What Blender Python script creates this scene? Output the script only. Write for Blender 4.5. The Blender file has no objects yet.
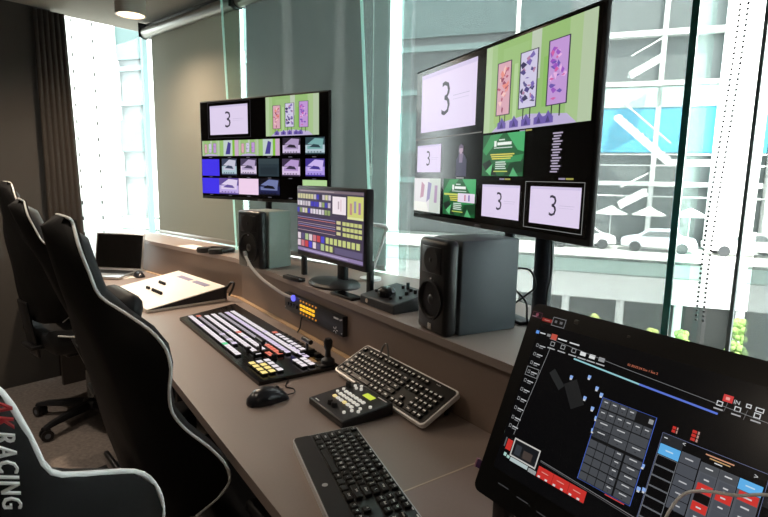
import bpy, bmesh, math, random
from mathutils import Vector, Matrix
random.seed(7)
C = bpy.context.scene.collection
PI = math.pi

# ------------------------------------------------------------------ frames of the place
# desk frame: s runs along the desk, n towards the windows; wall frame: the window wall
DESK_A, WALL_A, EYE = -55.0, -41.0, 1.37
def hd(d): return Vector((math.cos(math.radians(d)), math.sin(math.radians(d)), 0))
A_, N_ = hd(DESK_A), hd(DESK_A + 90)
AW, NW = hd(WALL_A), hd(WALL_A + 90)
def D(s, n, z=0.0): return A_ * s + N_ * n + Vector((0, 0, z))
def W(s, n, z=0.0): return AW * s + NW * n + Vector((0, 0, z))
DESK_Z, LEDGE_Z, CEIL_Z = 0.74, 0.945, 2.36
WALL_N, END_S = 1.785, -3.9
R = math.radians

# ------------------------------------------------------------------ materials
def srgb(c):
    return tuple(((v / 255) / 12.92 if v / 255 <= 0.04045 else ((v / 255 + 0.055) / 1.055) ** 2.4) for v in c) + (1.0,)
_m = {}
def mat(name, col, rough=0.5, metal=0.0, emit=0.0, ecol=None, spec=0.5, noise=0.0, nscale=40.0, bump=0.0, coat=0.0):
    if name in _m: return _m[name]
    m = bpy.data.materials.new(name); m.use_nodes = True
    nt = m.node_tree; b = nt.nodes['Principled BSDF']
    c = srgb(col)
    b.inputs['Base Color'].default_value = c
    b.inputs['Roughness'].default_value = rough
    b.inputs['Metallic'].default_value = metal
    b.inputs['Specular IOR Level'].default_value = spec
    b.inputs['Coat Weight'].default_value = coat
    if emit:
        b.inputs['Emission Color'].default_value = srgb(ecol or col)
        b.inputs['Emission Strength'].default_value = emit
    if noise or bump:
        tc = nt.nodes.new('ShaderNodeTexCoord'); nz = nt.nodes.new('ShaderNodeTexNoise')
        nz.inputs['Scale'].default_value = nscale; nz.inputs['Detail'].default_value = 6
        nt.links.new(tc.outputs['Object'], nz.inputs['Vector'])
        if noise:
            mx = nt.nodes.new('ShaderNodeMix'); mx.data_type = 'RGBA'
            mx.inputs[6].default_value = tuple(v * (1 - noise) for v in c[:3]) + (1,)
            mx.inputs[7].default_value = tuple(min(1, v * (1 + noise)) for v in c[:3]) + (1,)
            nt.links.new(nz.outputs['Fac'], mx.inputs[0]); nt.links.new(mx.outputs[2], b.inputs['Base Color'])
        if bump:
            bp = nt.nodes.new('ShaderNodeBump'); bp.inputs['Strength'].default_value = bump; bp.inputs['Distance'].default_value = 0.003
            nt.links.new(nz.outputs['Fac'], bp.inputs['Height']); nt.links.new(bp.outputs['Normal'], b.inputs['Normal'])
    _m[name] = m
    return m
def glow(col, s=1.0):          # a lit patch of a screen or a lit key
    return mat('lit_%d_%d_%d_%.2f' % (*col, s), (8, 8, 10), 0.3, emit=s, ecol=col)
def mesh_fabric(name, col, openness, trans):
    m = bpy.data.materials.new(name); m.use_nodes = True; nt = m.node_tree; nt.nodes.clear()
    out = nt.nodes.new('ShaderNodeOutputMaterial'); tr = nt.nodes.new('ShaderNodeBsdfTransparent')
    di = nt.nodes.new('ShaderNodeBsdfDiffuse'); tl = nt.nodes.new('ShaderNodeBsdfTranslucent')
    m1 = nt.nodes.new('ShaderNodeMixShader'); m2 = nt.nodes.new('ShaderNodeMixShader')
    tc = nt.nodes.new('ShaderNodeTexCoord'); nz = nt.nodes.new('ShaderNodeTexNoise'); mp = nt.nodes.new('ShaderNodeMapping')
    mp.inputs['Scale'].default_value = (1, 1, 0.6); nz.inputs['Scale'].default_value = 260; nz.inputs['Detail'].default_value = 3
    mr = nt.nodes.new('ShaderNodeMapRange'); mr.inputs[1].default_value = .3; mr.inputs[2].default_value = .7
    mr.inputs[3].default_value = openness * 0.96; mr.inputs[4].default_value = min(1, openness * 1.04)
    di.inputs['Color'].default_value = srgb(col); tl.inputs['Color'].default_value = srgb(col); m1.inputs[0].default_value = trans
    L = nt.links.new
    L(tc.outputs['Object'], mp.inputs[0]); L(mp.outputs[0], nz.inputs['Vector']); L(nz.outputs['Fac'], mr.inputs[0]); L(mr.outputs[0], m2.inputs[0])
    L(di.outputs[0], m1.inputs[1]); L(tl.outputs[0], m1.inputs[2]); L(m1.outputs[0], m2.inputs[1]); L(tr.outputs[0], m2.inputs[2]); L(m2.outputs[0], out.inputs[0])
    return m
def pane_glass(name, tint, refl=0.06):
    m = bpy.data.materials.new(name); m.use_nodes = True; nt = m.node_tree; nt.nodes.clear()
    out = nt.nodes.new('ShaderNodeOutputMaterial'); tr = nt.nodes.new('ShaderNodeBsdfTransparent'); gl = nt.nodes.new('ShaderNodeBsdfGlossy')
    mx = nt.nodes.new('ShaderNodeMixShader'); mx.inputs[0].default_value = refl; gl.inputs['Roughness'].default_value = 0.02
    tr.inputs['Color'].default_value = srgb(tint)
    nt.links.new(tr.outputs[0], mx.inputs[1]); nt.links.new(gl.outputs[0], mx.inputs[2]); nt.links.new(mx.outputs[0], out.inputs[0])
    return m
def solid_glass(name, col):
    m = bpy.data.materials.new(name); m.use_nodes = True; b = m.node_tree.nodes['Principled BSDF']
    b.inputs['Base Color'].default_value = srgb(col); b.inputs['Transmission Weight'].default_value = 1.0
    b.inputs['Roughness'].default_value = 0.05; b.inputs['IOR'].default_value = 1.45
    return m

# ------------------------------------------------------------------ mesh builder
class MB:
    def __init__(s): s.v, s.f, s.m, s.M = [], [], [], Matrix.Identity(4)
    def add(s, vs, fs, m=0):
        b = len(s.v); s.v += [s.M @ Vector(v) for v in vs]
        for f in fs: s.f.append(tuple(b + i for i in f)); s.m.append(m)
    def bm(s, bm, m=0):
        bm.verts.ensure_lookup_table()
        for i, v in enumerate(bm.verts): v.index = i
        s.add([v.co.copy() for v in bm.verts], [[v.index for v in f.verts] for f in bm.faces], m); bm.free()
    def box(s, c, d, m=0, bev=0.0, seg=2, T=None):
        bm = bmesh.new(); bmesh.ops.create_cube(bm, size=1)
        bmesh.ops.scale(bm, vec=Vector(d), verts=bm.verts)
        if bev: bmesh.ops.bevel(bm, geom=list(bm.edges), offset=min(bev, min(d) * .49), segments=seg, profile=.5, affect='EDGES')
        if T is not None: bmesh.ops.transform(bm, matrix=T, verts=bm.verts)
        bmesh.ops.translate(bm, vec=Vector(c), verts=bm.verts); s.bm(bm, m)
    def prism(s, poly, z0, z1, m=0):
        k = len(poly); vs = [(x, y, z0) for x, y in poly] + [(x, y, z1) for x, y in poly]
        s.add(vs, [tuple(range(k))[::-1], tuple(range(k, 2 * k))] + [(i, (i + 1) % k, k + (i + 1) % k, k + i) for i in range(k)], m)
    def cyl(s, p0, p1, r, m=0, seg=16, r2=None):
        p0, p1 = Vector(p0), Vector(p1); r2 = r if r2 is None else r2
        q = (p1 - p0).to_track_quat('Z', 'Y').to_matrix()
        vs = []
        for p, rr in ((p0, r), (p1, r2)):
            vs += [p + q @ Vector((rr * math.cos(2 * PI * i / seg), rr * math.sin(2 * PI * i / seg), 0)) for i in range(seg)]
        s.add(vs, [tuple(range(seg))[::-1], tuple(range(seg, 2 * seg))] + [(i, (i + 1) % seg, seg + (i + 1) % seg, seg + i) for i in range(seg)], m)
    def tube(s, pts, r, m=0, seg=8, n=6, closed=False):
        P = [Vector(p) for p in pts]; k = len(P); out = []
        rng = range(k if closed else k - 1)
        for i in rng:
            if closed: a, b, c, d = P[i - 1], P[i], P[(i + 1) % k], P[(i + 2) % k]
            else: a, b, c, d = P[max(i - 1, 0)], P[i], P[i + 1], P[min(i + 2, k - 1)]
            for j in range(n):
                t = j / n
                out.append(.5 * (2 * b + (c - a) * t + (2 * a - 5 * b + 4 * c - d) * t * t + (3 * b - a - 3 * c + d) * t ** 3))
        if not closed: out.append(P[-1])
        K = len(out); vs = []; x = None
        for i, p in enumerate(out):
            t = (out[(i + 1) % K] - out[i - 1]) if closed else (out[min(i + 1, K - 1)] - out[max(i - 1, 0)])
            t = t.normalized() if t.length > 1e-9 else Vector((0, 0, 1))
            if x is None: x = t.orthogonal().normalized()
            x = (x - t * x.dot(t)); x = x.normalized() if x.length > 1e-6 else t.orthogonal().normalized(); y = t.cross(x)
            vs += [p + r * (x * math.cos(2 * PI * q / seg) + y * math.sin(2 * PI * q / seg)) for q in range(seg)]
        fs = [(i * seg + q, i * seg + (q + 1) % seg, ((i + 1) % K) * seg + (q + 1) % seg, ((i + 1) % K) * seg + q) for i in range(K if closed else K - 1) for q in range(seg)]
        if not closed: fs += [tuple(range(seg))[::-1], tuple(range((K - 1) * seg, K * seg))]
        s.add(vs, fs, m)
    def lathe(s, prof, c, m=0, seg=24, axis=None):
        q = (Vector(axis).to_track_quat('Z', 'Y').to_matrix() if axis else Matrix.Identity(3)); c = Vector(c); vs = []
        for r, z in prof: vs += [c + q @ Vector((max(r, 1e-5) * math.cos(2 * PI * i / seg), max(r, 1e-5) * math.sin(2 * PI * i / seg), z)) for i in range(seg)]
        k = len(prof)
        s.add(vs, [(j * seg + i, j * seg + (i + 1) % seg, (j + 1) * seg + (i + 1) % seg, (j + 1) * seg + i) for j in range(k - 1) for i in range(seg)] + [tuple(range(seg))[::-1], tuple(range((k - 1) * seg, k * seg))], m)
    def ball(s, c, r, m=0, sc=(1, 1, 1), seg=12):
        bm = bmesh.new(); bmesh.ops.create_uvsphere(bm, u_segments=seg, v_segments=max(6, seg // 2 + 2), radius=r)
        bmesh.ops.scale(bm, vec=Vector(sc), verts=bm.verts); bmesh.ops.translate(bm, vec=Vector(c), verts=bm.verts); s.bm(bm, m)
    def loft(s, rings, m=0, cap=True):
        k = len(rings[0]); vs = [p for r in rings for p in r]
        fs = [(j * k + i, j * k + (i + 1) % k, (j + 1) * k + (i + 1) % k, (j + 1) * k + i) for j in range(len(rings) - 1) for i in range(k)]
        if cap: fs += [tuple(range(k))[::-1], tuple(range((len(rings) - 1) * k, len(rings) * k))]
        s.add(vs, fs, m)
    def text(s, t, size, T, m=0, depth=0.0004, ax='CENTER', shear=0.0, space=1.0, thin=0.0):
        cu = bpy.data.curves.new('writing', 'FONT'); cu.body = t; cu.size = size; cu.align_x = ax; cu.align_y = 'CENTER'
        cu.extrude = depth; cu.offset = -thin * size; cu.resolution_u = 2; cu.shear = shear; cu.space_character = space
        o = bpy.data.objects.new('writing', cu); C.objects.link(o)
        me = bpy.data.meshes.new_from_object(o.evaluated_get(bpy.context.evaluated_depsgraph_get()))
        s.add([T @ v.co for v in me.vertices], [tuple(p.vertices) for p in me.polygons], m)
        bpy.data.objects.remove(o); bpy.data.curves.remove(cu); bpy.data.meshes.remove(me)
    def mesh(s, name, mats, smooth=40):
        me = bpy.data.meshes.new(name); me.from_pydata([tuple(v) for v in s.v], [], s.f)
        for m in mats: me.materials.append(m)
        me.polygons.foreach_set('material_index', s.m)
        bm = bmesh.new(); bm.from_mesh(me); bmesh.ops.recalc_face_normals(bm, faces=bm.faces); bm.to_mesh(me); bm.free()
        if smooth:
            me.polygons.foreach_set('use_smooth', [True] * len(me.polygons)); me.set_sharp_from_angle(angle=R(smooth))
        me.update(); return me
    def build(s, name, mats, parent=None, loc=None, rotz=0.0, smooth=40):
        o = bpy.data.objects.new(name, s.mesh(name, mats if isinstance(mats, (list, tuple)) else [mats], smooth))
        C.objects.link(o)
        if parent: o.parent = parent
        if loc is not None: o.location = loc
        o.rotation_euler = (0, 0, rotz)
        return o
def TM(x, y, z): return Matrix.Translation((x, y, z))
def FRONT(x, y, z): return Matrix.Translation((x, y, z)) @ Matrix.Rotation(PI / 2, 4, 'X')   # writing that faces -y

def tag(o, label, cat, group=None, kind=None):
    o['label'] = label; o['category'] = cat
    if group: o['group'] = group
    if kind: o['kind'] = kind
    return o
def thing(name, label, cat, loc, rotz=0.0, group=None):
    o = bpy.data.objects.new(name, None); o.empty_display_size = .05; C.objects.link(o)
    o.location = loc; o.rotation_euler = (0, 0, rotz)
    return tag(o, label, cat, group)
def struct(name, mb, mats, label, cat='wall', **k):
    o = mb.build(name, mats, **k); o['kind'] = 'structure'; o['label'] = label; o['category'] = cat
    return o
def put(name, me, parent, loc, rotz=0.0):
    o = bpy.data.objects.new(name, me); C.objects.link(o); o.parent = parent; o.location = loc; o.rotation_euler = (0, 0, rotz); return o
WR, DR = R(WALL_A), R(DESK_A)

# common materials
laminate = mat('taupe_laminate', (146, 132, 125), 0.42, noise=.05, nscale=180)
laminate_b = mat('taupe_laminate_second', (149, 132, 127), 0.42, noise=.05, nscale=180)
riser_m = mat('taupe_riser', (132, 114, 103), 0.5, noise=.05, nscale=160)
tan_trim = mat('tan_edge_strip', (190, 160, 125), 0.4)
black_pl = mat('black_plastic', (20, 20, 22), 0.42)
black_gl = mat('black_gloss', (9, 9, 11), 0.12, coat=.3)
black_sat = mat('black_satin', (26, 26, 28), 0.35)
dark_metal = mat('dark_metal', (38, 40, 44), 0.38, metal=.4)
alu = mat('aluminium', (205, 205, 206), 0.3, metal=.85)
white_pl = mat('white_plastic', (228, 226, 222), 0.4)
legend = mat('key_legend', (236, 236, 236), 0.6)
screen_k = mat('screen_black', (6, 6, 7), 0.16, emit=0.0)

# ================================================================== THE ROOM
carpet = mat('grey_carpet', (122, 114, 109), 0.95, noise=.55, nscale=55, bump=.8)
ceil_m = mat('ceiling_paint', (132, 126, 116), 0.8, noise=.04, nscale=3)
wallk = mat('charcoal_wall', (60, 58, 56), 0.8, noise=.05, nscale=6)
plaster = mat('grey_plaster', (120, 114, 108), 0.85)
Rm_S, Rm_N = 1.9, -2.6      # far ends of the room in the wall frame
m = MB(); m.box((0, 0, -.05), (7.2, 6.0, .1)); 
struct('floor', m, carpet, 'dark grey carpet under the gaming chairs', 'floor', loc=W((END_S + Rm_S) / 2 - .2, (WALL_N + Rm_N) / 2 + .3), rotz=WR)
m = MB(); m.box((0, 0, .06), (Rm_S + .1 - END_S + .06, WALL_N - Rm_N + .24, .12))
struct('ceiling', m, ceil_m, 'pale grey painted ceiling above the windows', 'ceiling', loc=W((END_S + Rm_S) / 2 + .02, (WALL_N + Rm_N) / 2 + .02, CEIL_Z), rotz=WR)
# end wall (with the unshaded end window), back wall and side wall
WIN_N0, WIN_N1 = 1.27, 1.80
m = MB(); m.box((END_S - .075, (WIN_N0 + Rm_N) / 2, CEIL_Z / 2), (.15, WIN_N0 - Rm_N, CEIL_Z)); 
struct('wall_left', m, wallk, 'charcoal end wall behind the curtain and chairs', 'wall', rotz=WR)
m = MB(); m.box(((END_S + Rm_S) / 2, Rm_N - .05, CEIL_Z / 2), (Rm_S - END_S + .3, .1, CEIL_Z))
struct('wall_back', m, plaster, 'grey wall behind the camera side of the room', 'wall', rotz=WR)
m = MB(); m.box((Rm_S + .05, (WALL_N + Rm_N) / 2, CEIL_Z / 2), (.1, WALL_N - Rm_N + .4, CEIL_Z))
struct('wall_right', m, plaster, 'grey wall closing the near end of the control room', 'wall', rotz=WR)
# sill wall below ledge, outside of the ledge
m = MB(); m.box(((END_S + Rm_S) / 2, WALL_N + .10, .06), (Rm_S - END_S + .2, .10, .12))
struct('wall_window', m, plaster, 'low wall under the window glazing', 'wall', rotz=WR)
# glazing
glass_m = pane_glass('window_glass', (238, 243, 242), .05)
frame_m = mat('window_frame_grey', (70, 78, 80), .4, metal=.5)
GAPS = [-3.70, -2.605, -1.51, -0.31, 0.9]
edges = [-3.96, -2.605, -1.51, -0.31, 0.9, 1.9]
for i in range(5):
    m = MB(); a, b = edges[i], edges[i + 1]
    m.box(((a + b) / 2, 1.90, (.12 + CEIL_Z) / 2), (b - a - .012, .012, CEIL_Z - .12), 0)
    w = struct('window_%d' % (i + 1), m, glass_m, 'clear floor to ceiling glass pane of the long window wall', 'window', rotz=WR)
m = MB(); m.box((-3.96, (WIN_N0 + WIN_N1) / 2 + .05, CEIL_Z / 2 + .02), (.012, WIN_N1 - WIN_N0 + .1, CEIL_Z - .05))
struct('window_6', m, glass_m, 'unshaded end window beside the dark curtain', 'window', rotz=WR)
m = MB(); m.box((-3.94, 1.87, CEIL_Z / 2), (.035, .035, CEIL_Z)); struct('trim_1', m, mat('mullion_teal', (120, 150, 150), .35), 'slim corner mullion where both window walls meet', 'mullion', rotz=WR)
# second dark mullion at the near end of the glazing
m = MB(); m.box((-.232, 1.845, (.12 + CEIL_Z) / 2), (.010, .03, CEIL_Z - .12)); struct('trim_2', m, mat('mullion_dark', (104, 114, 114), .4), 'slim dark upright mullion beside the bright bare pane', 'mullion', rotz=WR)

# glass fins standing at the joints of the glazing
fin_m = pane_glass('fin_glass', (238, 250, 247), .03)
fin_e = mesh_fabric('fin_edge_lit', (226, 250, 246), .0, .6)  # pale colour stands in for daylight glowing along the glass edge
fin_lab = ['glass fin edge rising behind the wall screen with twelve small tiles', 'glass fin edge rising behind the desktop computer monitor', 'dark teal glass fin next to the bare bright pane']
for k, (s, t, b) in enumerate([(-2.605, 1.655, 1.715), (-1.51, 1.55, 1.66), (-.37, 1.66, 1.68)]):
    root = thing('glass_fin', fin_lab[k], 'glass fin', W(s, 0, 0), WR, 'glass fins at the window joints')
    h = .006 if k < 2 else .009
    fz = LEDGE_Z if k < 2 else .12
    def plate(p, hh):
        m = MB(); m.add([(-hh, y, z) for y, z in p] + [(hh, y, z) for y, z in p], [(3, 2, 1, 0), (4, 5, 6, 7)] + [(i, (i + 1) % 4, 4 + (i + 1) % 4, 4 + i) for i in range(4)]); return m
    e = .006 if k < 2 else .012
    plate([(t + e, CEIL_Z - .01), (1.885, CEIL_Z - .01), (1.885, fz + .002), (b + e, fz + .002)], h).build('fin_plate', fin_m, root, smooth=0)
    plate([(t, CEIL_Z - .01), (t + e - .0002, CEIL_Z - .01), (b + e - .0002, fz + .002), (b, fz + .002)], h).build('polished_edge', fin_e if k < 2 else mat('fin_edge_shaded', (34, 118, 112), .2), root, smooth=0)  # first two edges coloured as lit glass, the last as unlit

# roller blinds
bl_labels = ['closed opaque grey roller blind nearest the end window', 'grey-green roller blind between the two glass fins', 'sheer mesh roller blind behind the large tilted wall screen', 'bright sheer roller blind beyond the bead chain']
bl = [(-3.66, -2.632, mesh_fabric('blind_dense', (146, 144, 135), .012, .55)), (-2.575, -1.545, mesh_fabric('blind_middle', (122, 129, 127), .10, .45)),
      (-1.472, -.395, mesh_fabric('blind_sheer', (116, 120, 119), .56, .34)), (-.19, .86, mesh_fabric('blind_bright', (120, 126, 124), .50, .4))]
tube_m = mat('blind_tube_metal', (150, 148, 142), .35, metal=.6)
for k, (a, b, fm) in enumerate(bl):
    t = thing('roller_blind', bl_labels[k], 'roller blind', W((a + b) / 2, WALL_N, 0), WR, 'roller blinds along the window wall')
    h = (b - a) / 2
    bz = LEDGE_Z if k < 2 else .40
    m = MB(); m.box((0, .006, (bz + .03 + 2.30) / 2), (2 * h, .0012, 2.30 - bz - .03)); m.build('blind_fabric', fm, t)
    m = MB(); m.box((0, .006, bz + .018), (2 * h, .012, .026), 0, .004); m.build('bottom_bar', tube_m, t)
    m = MB(); m.cyl((-h - .01, -.03, 2.285), (h + .01, -.03, 2.285), .034, seg=20); m.build('roller_tube', tube_m, t)
    for sx in (-1, 1):
        m = MB(); m.box((sx * (h + .012), -.03, 2.30), (.006, .085, .09), 0, .002); m.cyl((sx * (h + .008), -.03, 2.285), (sx * (h + .014), -.03, 2.285), .04); m.build('end_bracket', black_pl, t)
    m = MB(); m.box((0, .01, 2.335), (2 * h, .07, .02), 0, .004); m.build('head_rail', mat('head_rail_dark', (70, 68, 64), .5), t)
# bead chain and blind cord
t = thing('bead_chain', 'black bead chain loop hanging before the bare bright pane', 'blind chain', W(-.287, WALL_N - .03, 0), WR)
bead = MB()
for sx in (-.009, .009):
    for i in range(95):
        bead.ball((sx + .012 * math.sin(i * .055), 0, 2.27 - i * .0138), .0040, seg=6)
o = bead.build('beads', black_pl, t)
m = MB(); m.cyl((0, -.02, 2.285), (0, .02, 2.285), .02); m.build('chain_sprocket', black_pl, t)
t = thing('blind_cord', 'thin pale blind cord hanging between monitor and controller', 'blind cord', W(-1.56, 1.70, 0), WR)
m = MB(); m.tube([(0, 0, 2.2), (.004, 0, 1.7), (.0, 0, 1.3), (.002, 0, .952)], .0022, seg=6); m.build('cord', mat('cord_white', (200, 205, 200), .6), t)
m = MB(); m.box((0, 0, 1.40), (.012, .008, .05), 0, .003); m.build('tensioner', mat('cord_white', (200, 205, 200), .6), t)
m = MB(); m.cyl((0, 0, 2.19), (0, .012, 2.235), .004); m.build('hook', alu, t)

# curtain
cur = mat('brown_curtain', (40, 35, 31), .9, noise=.06, nscale=90)
m = MB(); rings = []
N = 60
for z, spread in [(CEIL_Z - .02 - i_ * .232, 1.335 + .005 * i_) for i_ in range(11)]:
    rings.append([(END_S + .045 + .004 * math.sin(i * .62), 1.16 + (spread - 1.16) * i / (N - 1), z) for i in range(N)])
m.add([Vector(p) for ra in rings for p in ra], [(j * N + i, j * N + i + 1, (j + 1) * N + i + 1, (j + 1) * N + i) for j in range(len(rings) - 1) for i in range(N - 1)])
o = m.build('curtain', cur, rotz=WR, smooth=80)
so = o.modifiers.new('thick', 'SOLIDIFY'); so.thickness = .006
tag(o, 'dark brown full-length curtain drawn beside the unshaded end window', 'curtain')
# downlights
def downlight(s, n, label, power, col=(1, .84, .68)):
    t = thing('ceiling_light', label, 'ceiling light', W(s, n, CEIL_Z), WR, 'cylindrical downlights')
    m = MB(); m.lathe([(.07, 0), (.078, 0), (.078, -.15), (.070, -.15), (.070, -.13), (.03, -.10)], (0, 0, 0), seg=28); m.build('housing', mat('downlight_white', (214, 210, 204), .4), t)
    m = MB(); m.lathe([(.069, -.144), (.069, -.147)], (0, 0, 0), seg=24); m.build('lamp_disc', mat('warm_lamp', (255, 226, 184), .5, emit=4.0, ecol=(255, 214, 164)), t)
    l = bpy.data.lights.new('downlight_beam', 'SPOT'); l.energy = power; l.color = col; l.spot_size = R(160); l.spot_blend = 1.0; l.shadow_soft_size = .045
    lo = bpy.data.objects.new('downlight_beam', l); C.objects.link(lo); lo.parent = t; lo.location = (0, 0, -.16)
downlight(-3.06, 1.39, 'white cylindrical downlight hanging beside the roller blind tube', 120, (1, .76, .54))
downlight(-2.35, .98, 'white cylindrical downlight above the switcher end of the desk', 18, (1, .78, .58))  # extra lamp out of view, added to brighten the desk
downlight(-3.0, .2, 'white cylindrical downlight over the far chairs', 60)
downlight(-1.5, .2, 'white cylindrical downlight over the middle of the room', 20)
downlight(-1.2, -1.3, 'white cylindrical downlight towards the back wall', 26)
downlight(.3, -.6, 'white cylindrical downlight behind the camera position', 13)

# ================================================================== DESK AND LEDGE
def D2(s, n): p = D(s, n); return (p.x, p.y)
def W2(s, n): p = W(s, n); return (p.x, p.y)
RIS, FRT, RIS2 = .945, .374, 1.53       # riser and desk front in n; riser of the far run (heading -41.5)
a2, n2 = hd(-41.5), hd(48.5)
def cross(n_a, n_b):                      # where n = n_a (desk run) meets n2 = n_b (far run)
    det = N_.x * n2.y - N_.y * n2.x
    return ((n_a * n2.y - N_.y * n_b) / det, (N_.x * n_b - n_a * n2.x) / det)
def far(nn, sw=END_S):                    # point of the far run line n2 = nn at wall s = sw + small
    det = n2.x * AW.y - n2.y * AW.x
    return ((nn * AW.y - n2.y * sw) / det, (n2.x * sw - nn * AW.x) / det)
SEAM, DEND = -.79, .75
t = thing('desk', 'long taupe laminate control desk under all the consoles', 'desk', (0, 0, 0))
fb, ff = cross(RIS, RIS2), cross(FRT, RIS2 - .54)
m = MB(); m.prism([far(RIS2 - .001, END_S + .07), cross(RIS - .001, RIS2 - .001), D2(SEAM - .001, RIS - .001), D2(SEAM - .001, FRT), ff, far(RIS2 - .54, END_S + .07)][::-1], .712, DESK_Z); m.build('worktop', laminate, t)
m = MB(); m.prism([D2(SEAM + .001, RIS - .001), D2(DEND, RIS - .001), D2(DEND, FRT), D2(SEAM + .001, FRT)][::-1], .712, DESK_Z); m.build('worktop', laminate_b, t)
m = MB(); m.prism([D2(SEAM - .002, FRT + .004), D2(SEAM - .002, RIS - .001), D2(SEAM + .002, RIS - .001), D2(SEAM + .002, FRT + .004)][::-1], .712, DESK_Z + .0006); m.build('joint_strip', mat('joint_pale', (196, 176, 160), .4), t)
m = MB(); q = cross(RIS - .022, RIS2 - .02)
m.prism([far(RIS2 - .0015, END_S + .08), cross(RIS - .0015, RIS2 - .0015), D2(-1.45, RIS - .0015), D2(-1.45, RIS - .022), q, far(RIS2 - .02, END_S + .08)][::-1], DESK_Z, DESK_Z + .004); m.build('edge_strip', tan_trim, t)
for s in (-1.9, -.6, .5):
    m = MB(); m.box((s, .75, .356), (.03, .30, .712)); m.build('support_panel', mat('desk_panel_dark', (60, 54, 50), .6), t, rotz=DR)
m = MB(); m.box((-3.72, 1.30, .356), (.03, .34, .712)); m.build('support_panel', mat('desk_panel_dark', (60, 54, 50), .6), t, rotz=WR)

t = thing('window_ledge', 'raised taupe ledge between desk and windows carrying screens and speakers', 'ledge', (0, 0, 0))
fl, bd = far(RIS2 - .012, END_S + .01), cross(RIS - .02, RIS2 - .012)
m = MB(); m.prism([W2(END_S + .07, WALL_N - .008), W2(-1.02, WALL_N - .008), D2(-.98, RIS + .46), D2(DEND, RIS + .46), D2(DEND, RIS - .02), bd, fl][::-1], LEDGE_Z - .022, LEDGE_Z); m.build('ledge_top', laminate, t)
m = MB(); m.prism([far(RIS2, END_S + .01), fb, far(RIS2 + .02, END_S + .01)][::-1] if 0 else [far(RIS2 + .02, END_S + .01), cross(RIS + .02, RIS2 + .02), fb, far(RIS2, END_S + .01)][::-1], 0, LEDGE_Z - .0225); m.build('riser_panel', riser_m, t)
m = MB(); m.prism([cross(RIS + .02, RIS2 + .02), D2(DEND, RIS + .02), D2(DEND, RIS), fb][::-1], 0, LEDGE_Z - .0225); m.build('riser_panel', riser_m, t)

# ================================================================== SCREENS
LAV, GRN = (222, 208, 236), (150, 190, 112)
def rect(mb, u0, v0, u1, v1, m, y=0.0):    # a flat patch facing -y, in screen coordinates (u, v)
    mb.add([(u0, y, v0), (u1, y, v0), (u1, y, v1), (u0, y, v1)], [(0, 1, 2, 3)], m)
class Tile:
    """one picture window of a multiview screen: a thin emissive sheet, its content in relief of a fraction of a millimetre"""
    def __init__(s, u0, v0, u1, v1): s.b = (u0, v0, u1, v1); s.mb = MB(); s.ms = []; s.k = 0
    def mi(s, col, e=1.0):
        g = glow(col, e)
        if g not in s.ms: s.ms.append(g)
        return s.ms.index(g)
    def r(s, x0, y0, x1, y1, col, e=1.0):
        u0, v0, u1, v1 = s.b; s.k += 1
        rect(s.mb, u0 + x0 * (u1 - u0), v0 + y0 * (v1 - v0), u0 + x1 * (u1 - u0), v0 + y1 * (v1 - v0), s.mi(col, e), -.00012 * s.k)
        return s
    def poly(s, pts, col, e=1.0):
        u0, v0, u1, v1 = s.b; s.k += 1
        s.mb.add([(u0 + x * (u1 - u0), -.00012 * s.k, v0 + y * (v1 - v0)) for x, y in pts], [tuple(range(len(pts)))], s.mi(col, e)); return s
    def blob(s, x, y, rx, ry, col, e=1.0, n=12):
        return s.poly([(x + rx * math.cos(2 * PI * i / n), y + ry * math.sin(2 * PI * i / n)) for i in range(n)], col, e)
    def t(s, txt, x, y, size, col, e=1.0, thin=0.0):
        u0, v0, u1, v1 = s.b; s.k += 1
        s.mb.text(txt, size * (v1 - v0), FRONT(u0 + x * (u1 - u0), -.00012 * s.k, v0 + y * (v1 - v0)), s.mi(col, e), depth=.00002, thin=thin); return s
    def done(s, parent, y, name='picture_tile'):
        return s.mb.build(name, s.ms, parent, loc=(0, y, 0), smooth=0)
def three(t, light=LAV):
    t.r(0, 0, 1, 1, light).r(.0, .93, 1, 1, (206, 194, 226)).t('3', .49, .48, .80, (52, 46, 66), .8, .008).r(.62, .52, .9, .528, (176, 166, 196)).r(.62, .46, .88, .466, (184, 174, 204))
    return t
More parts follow.
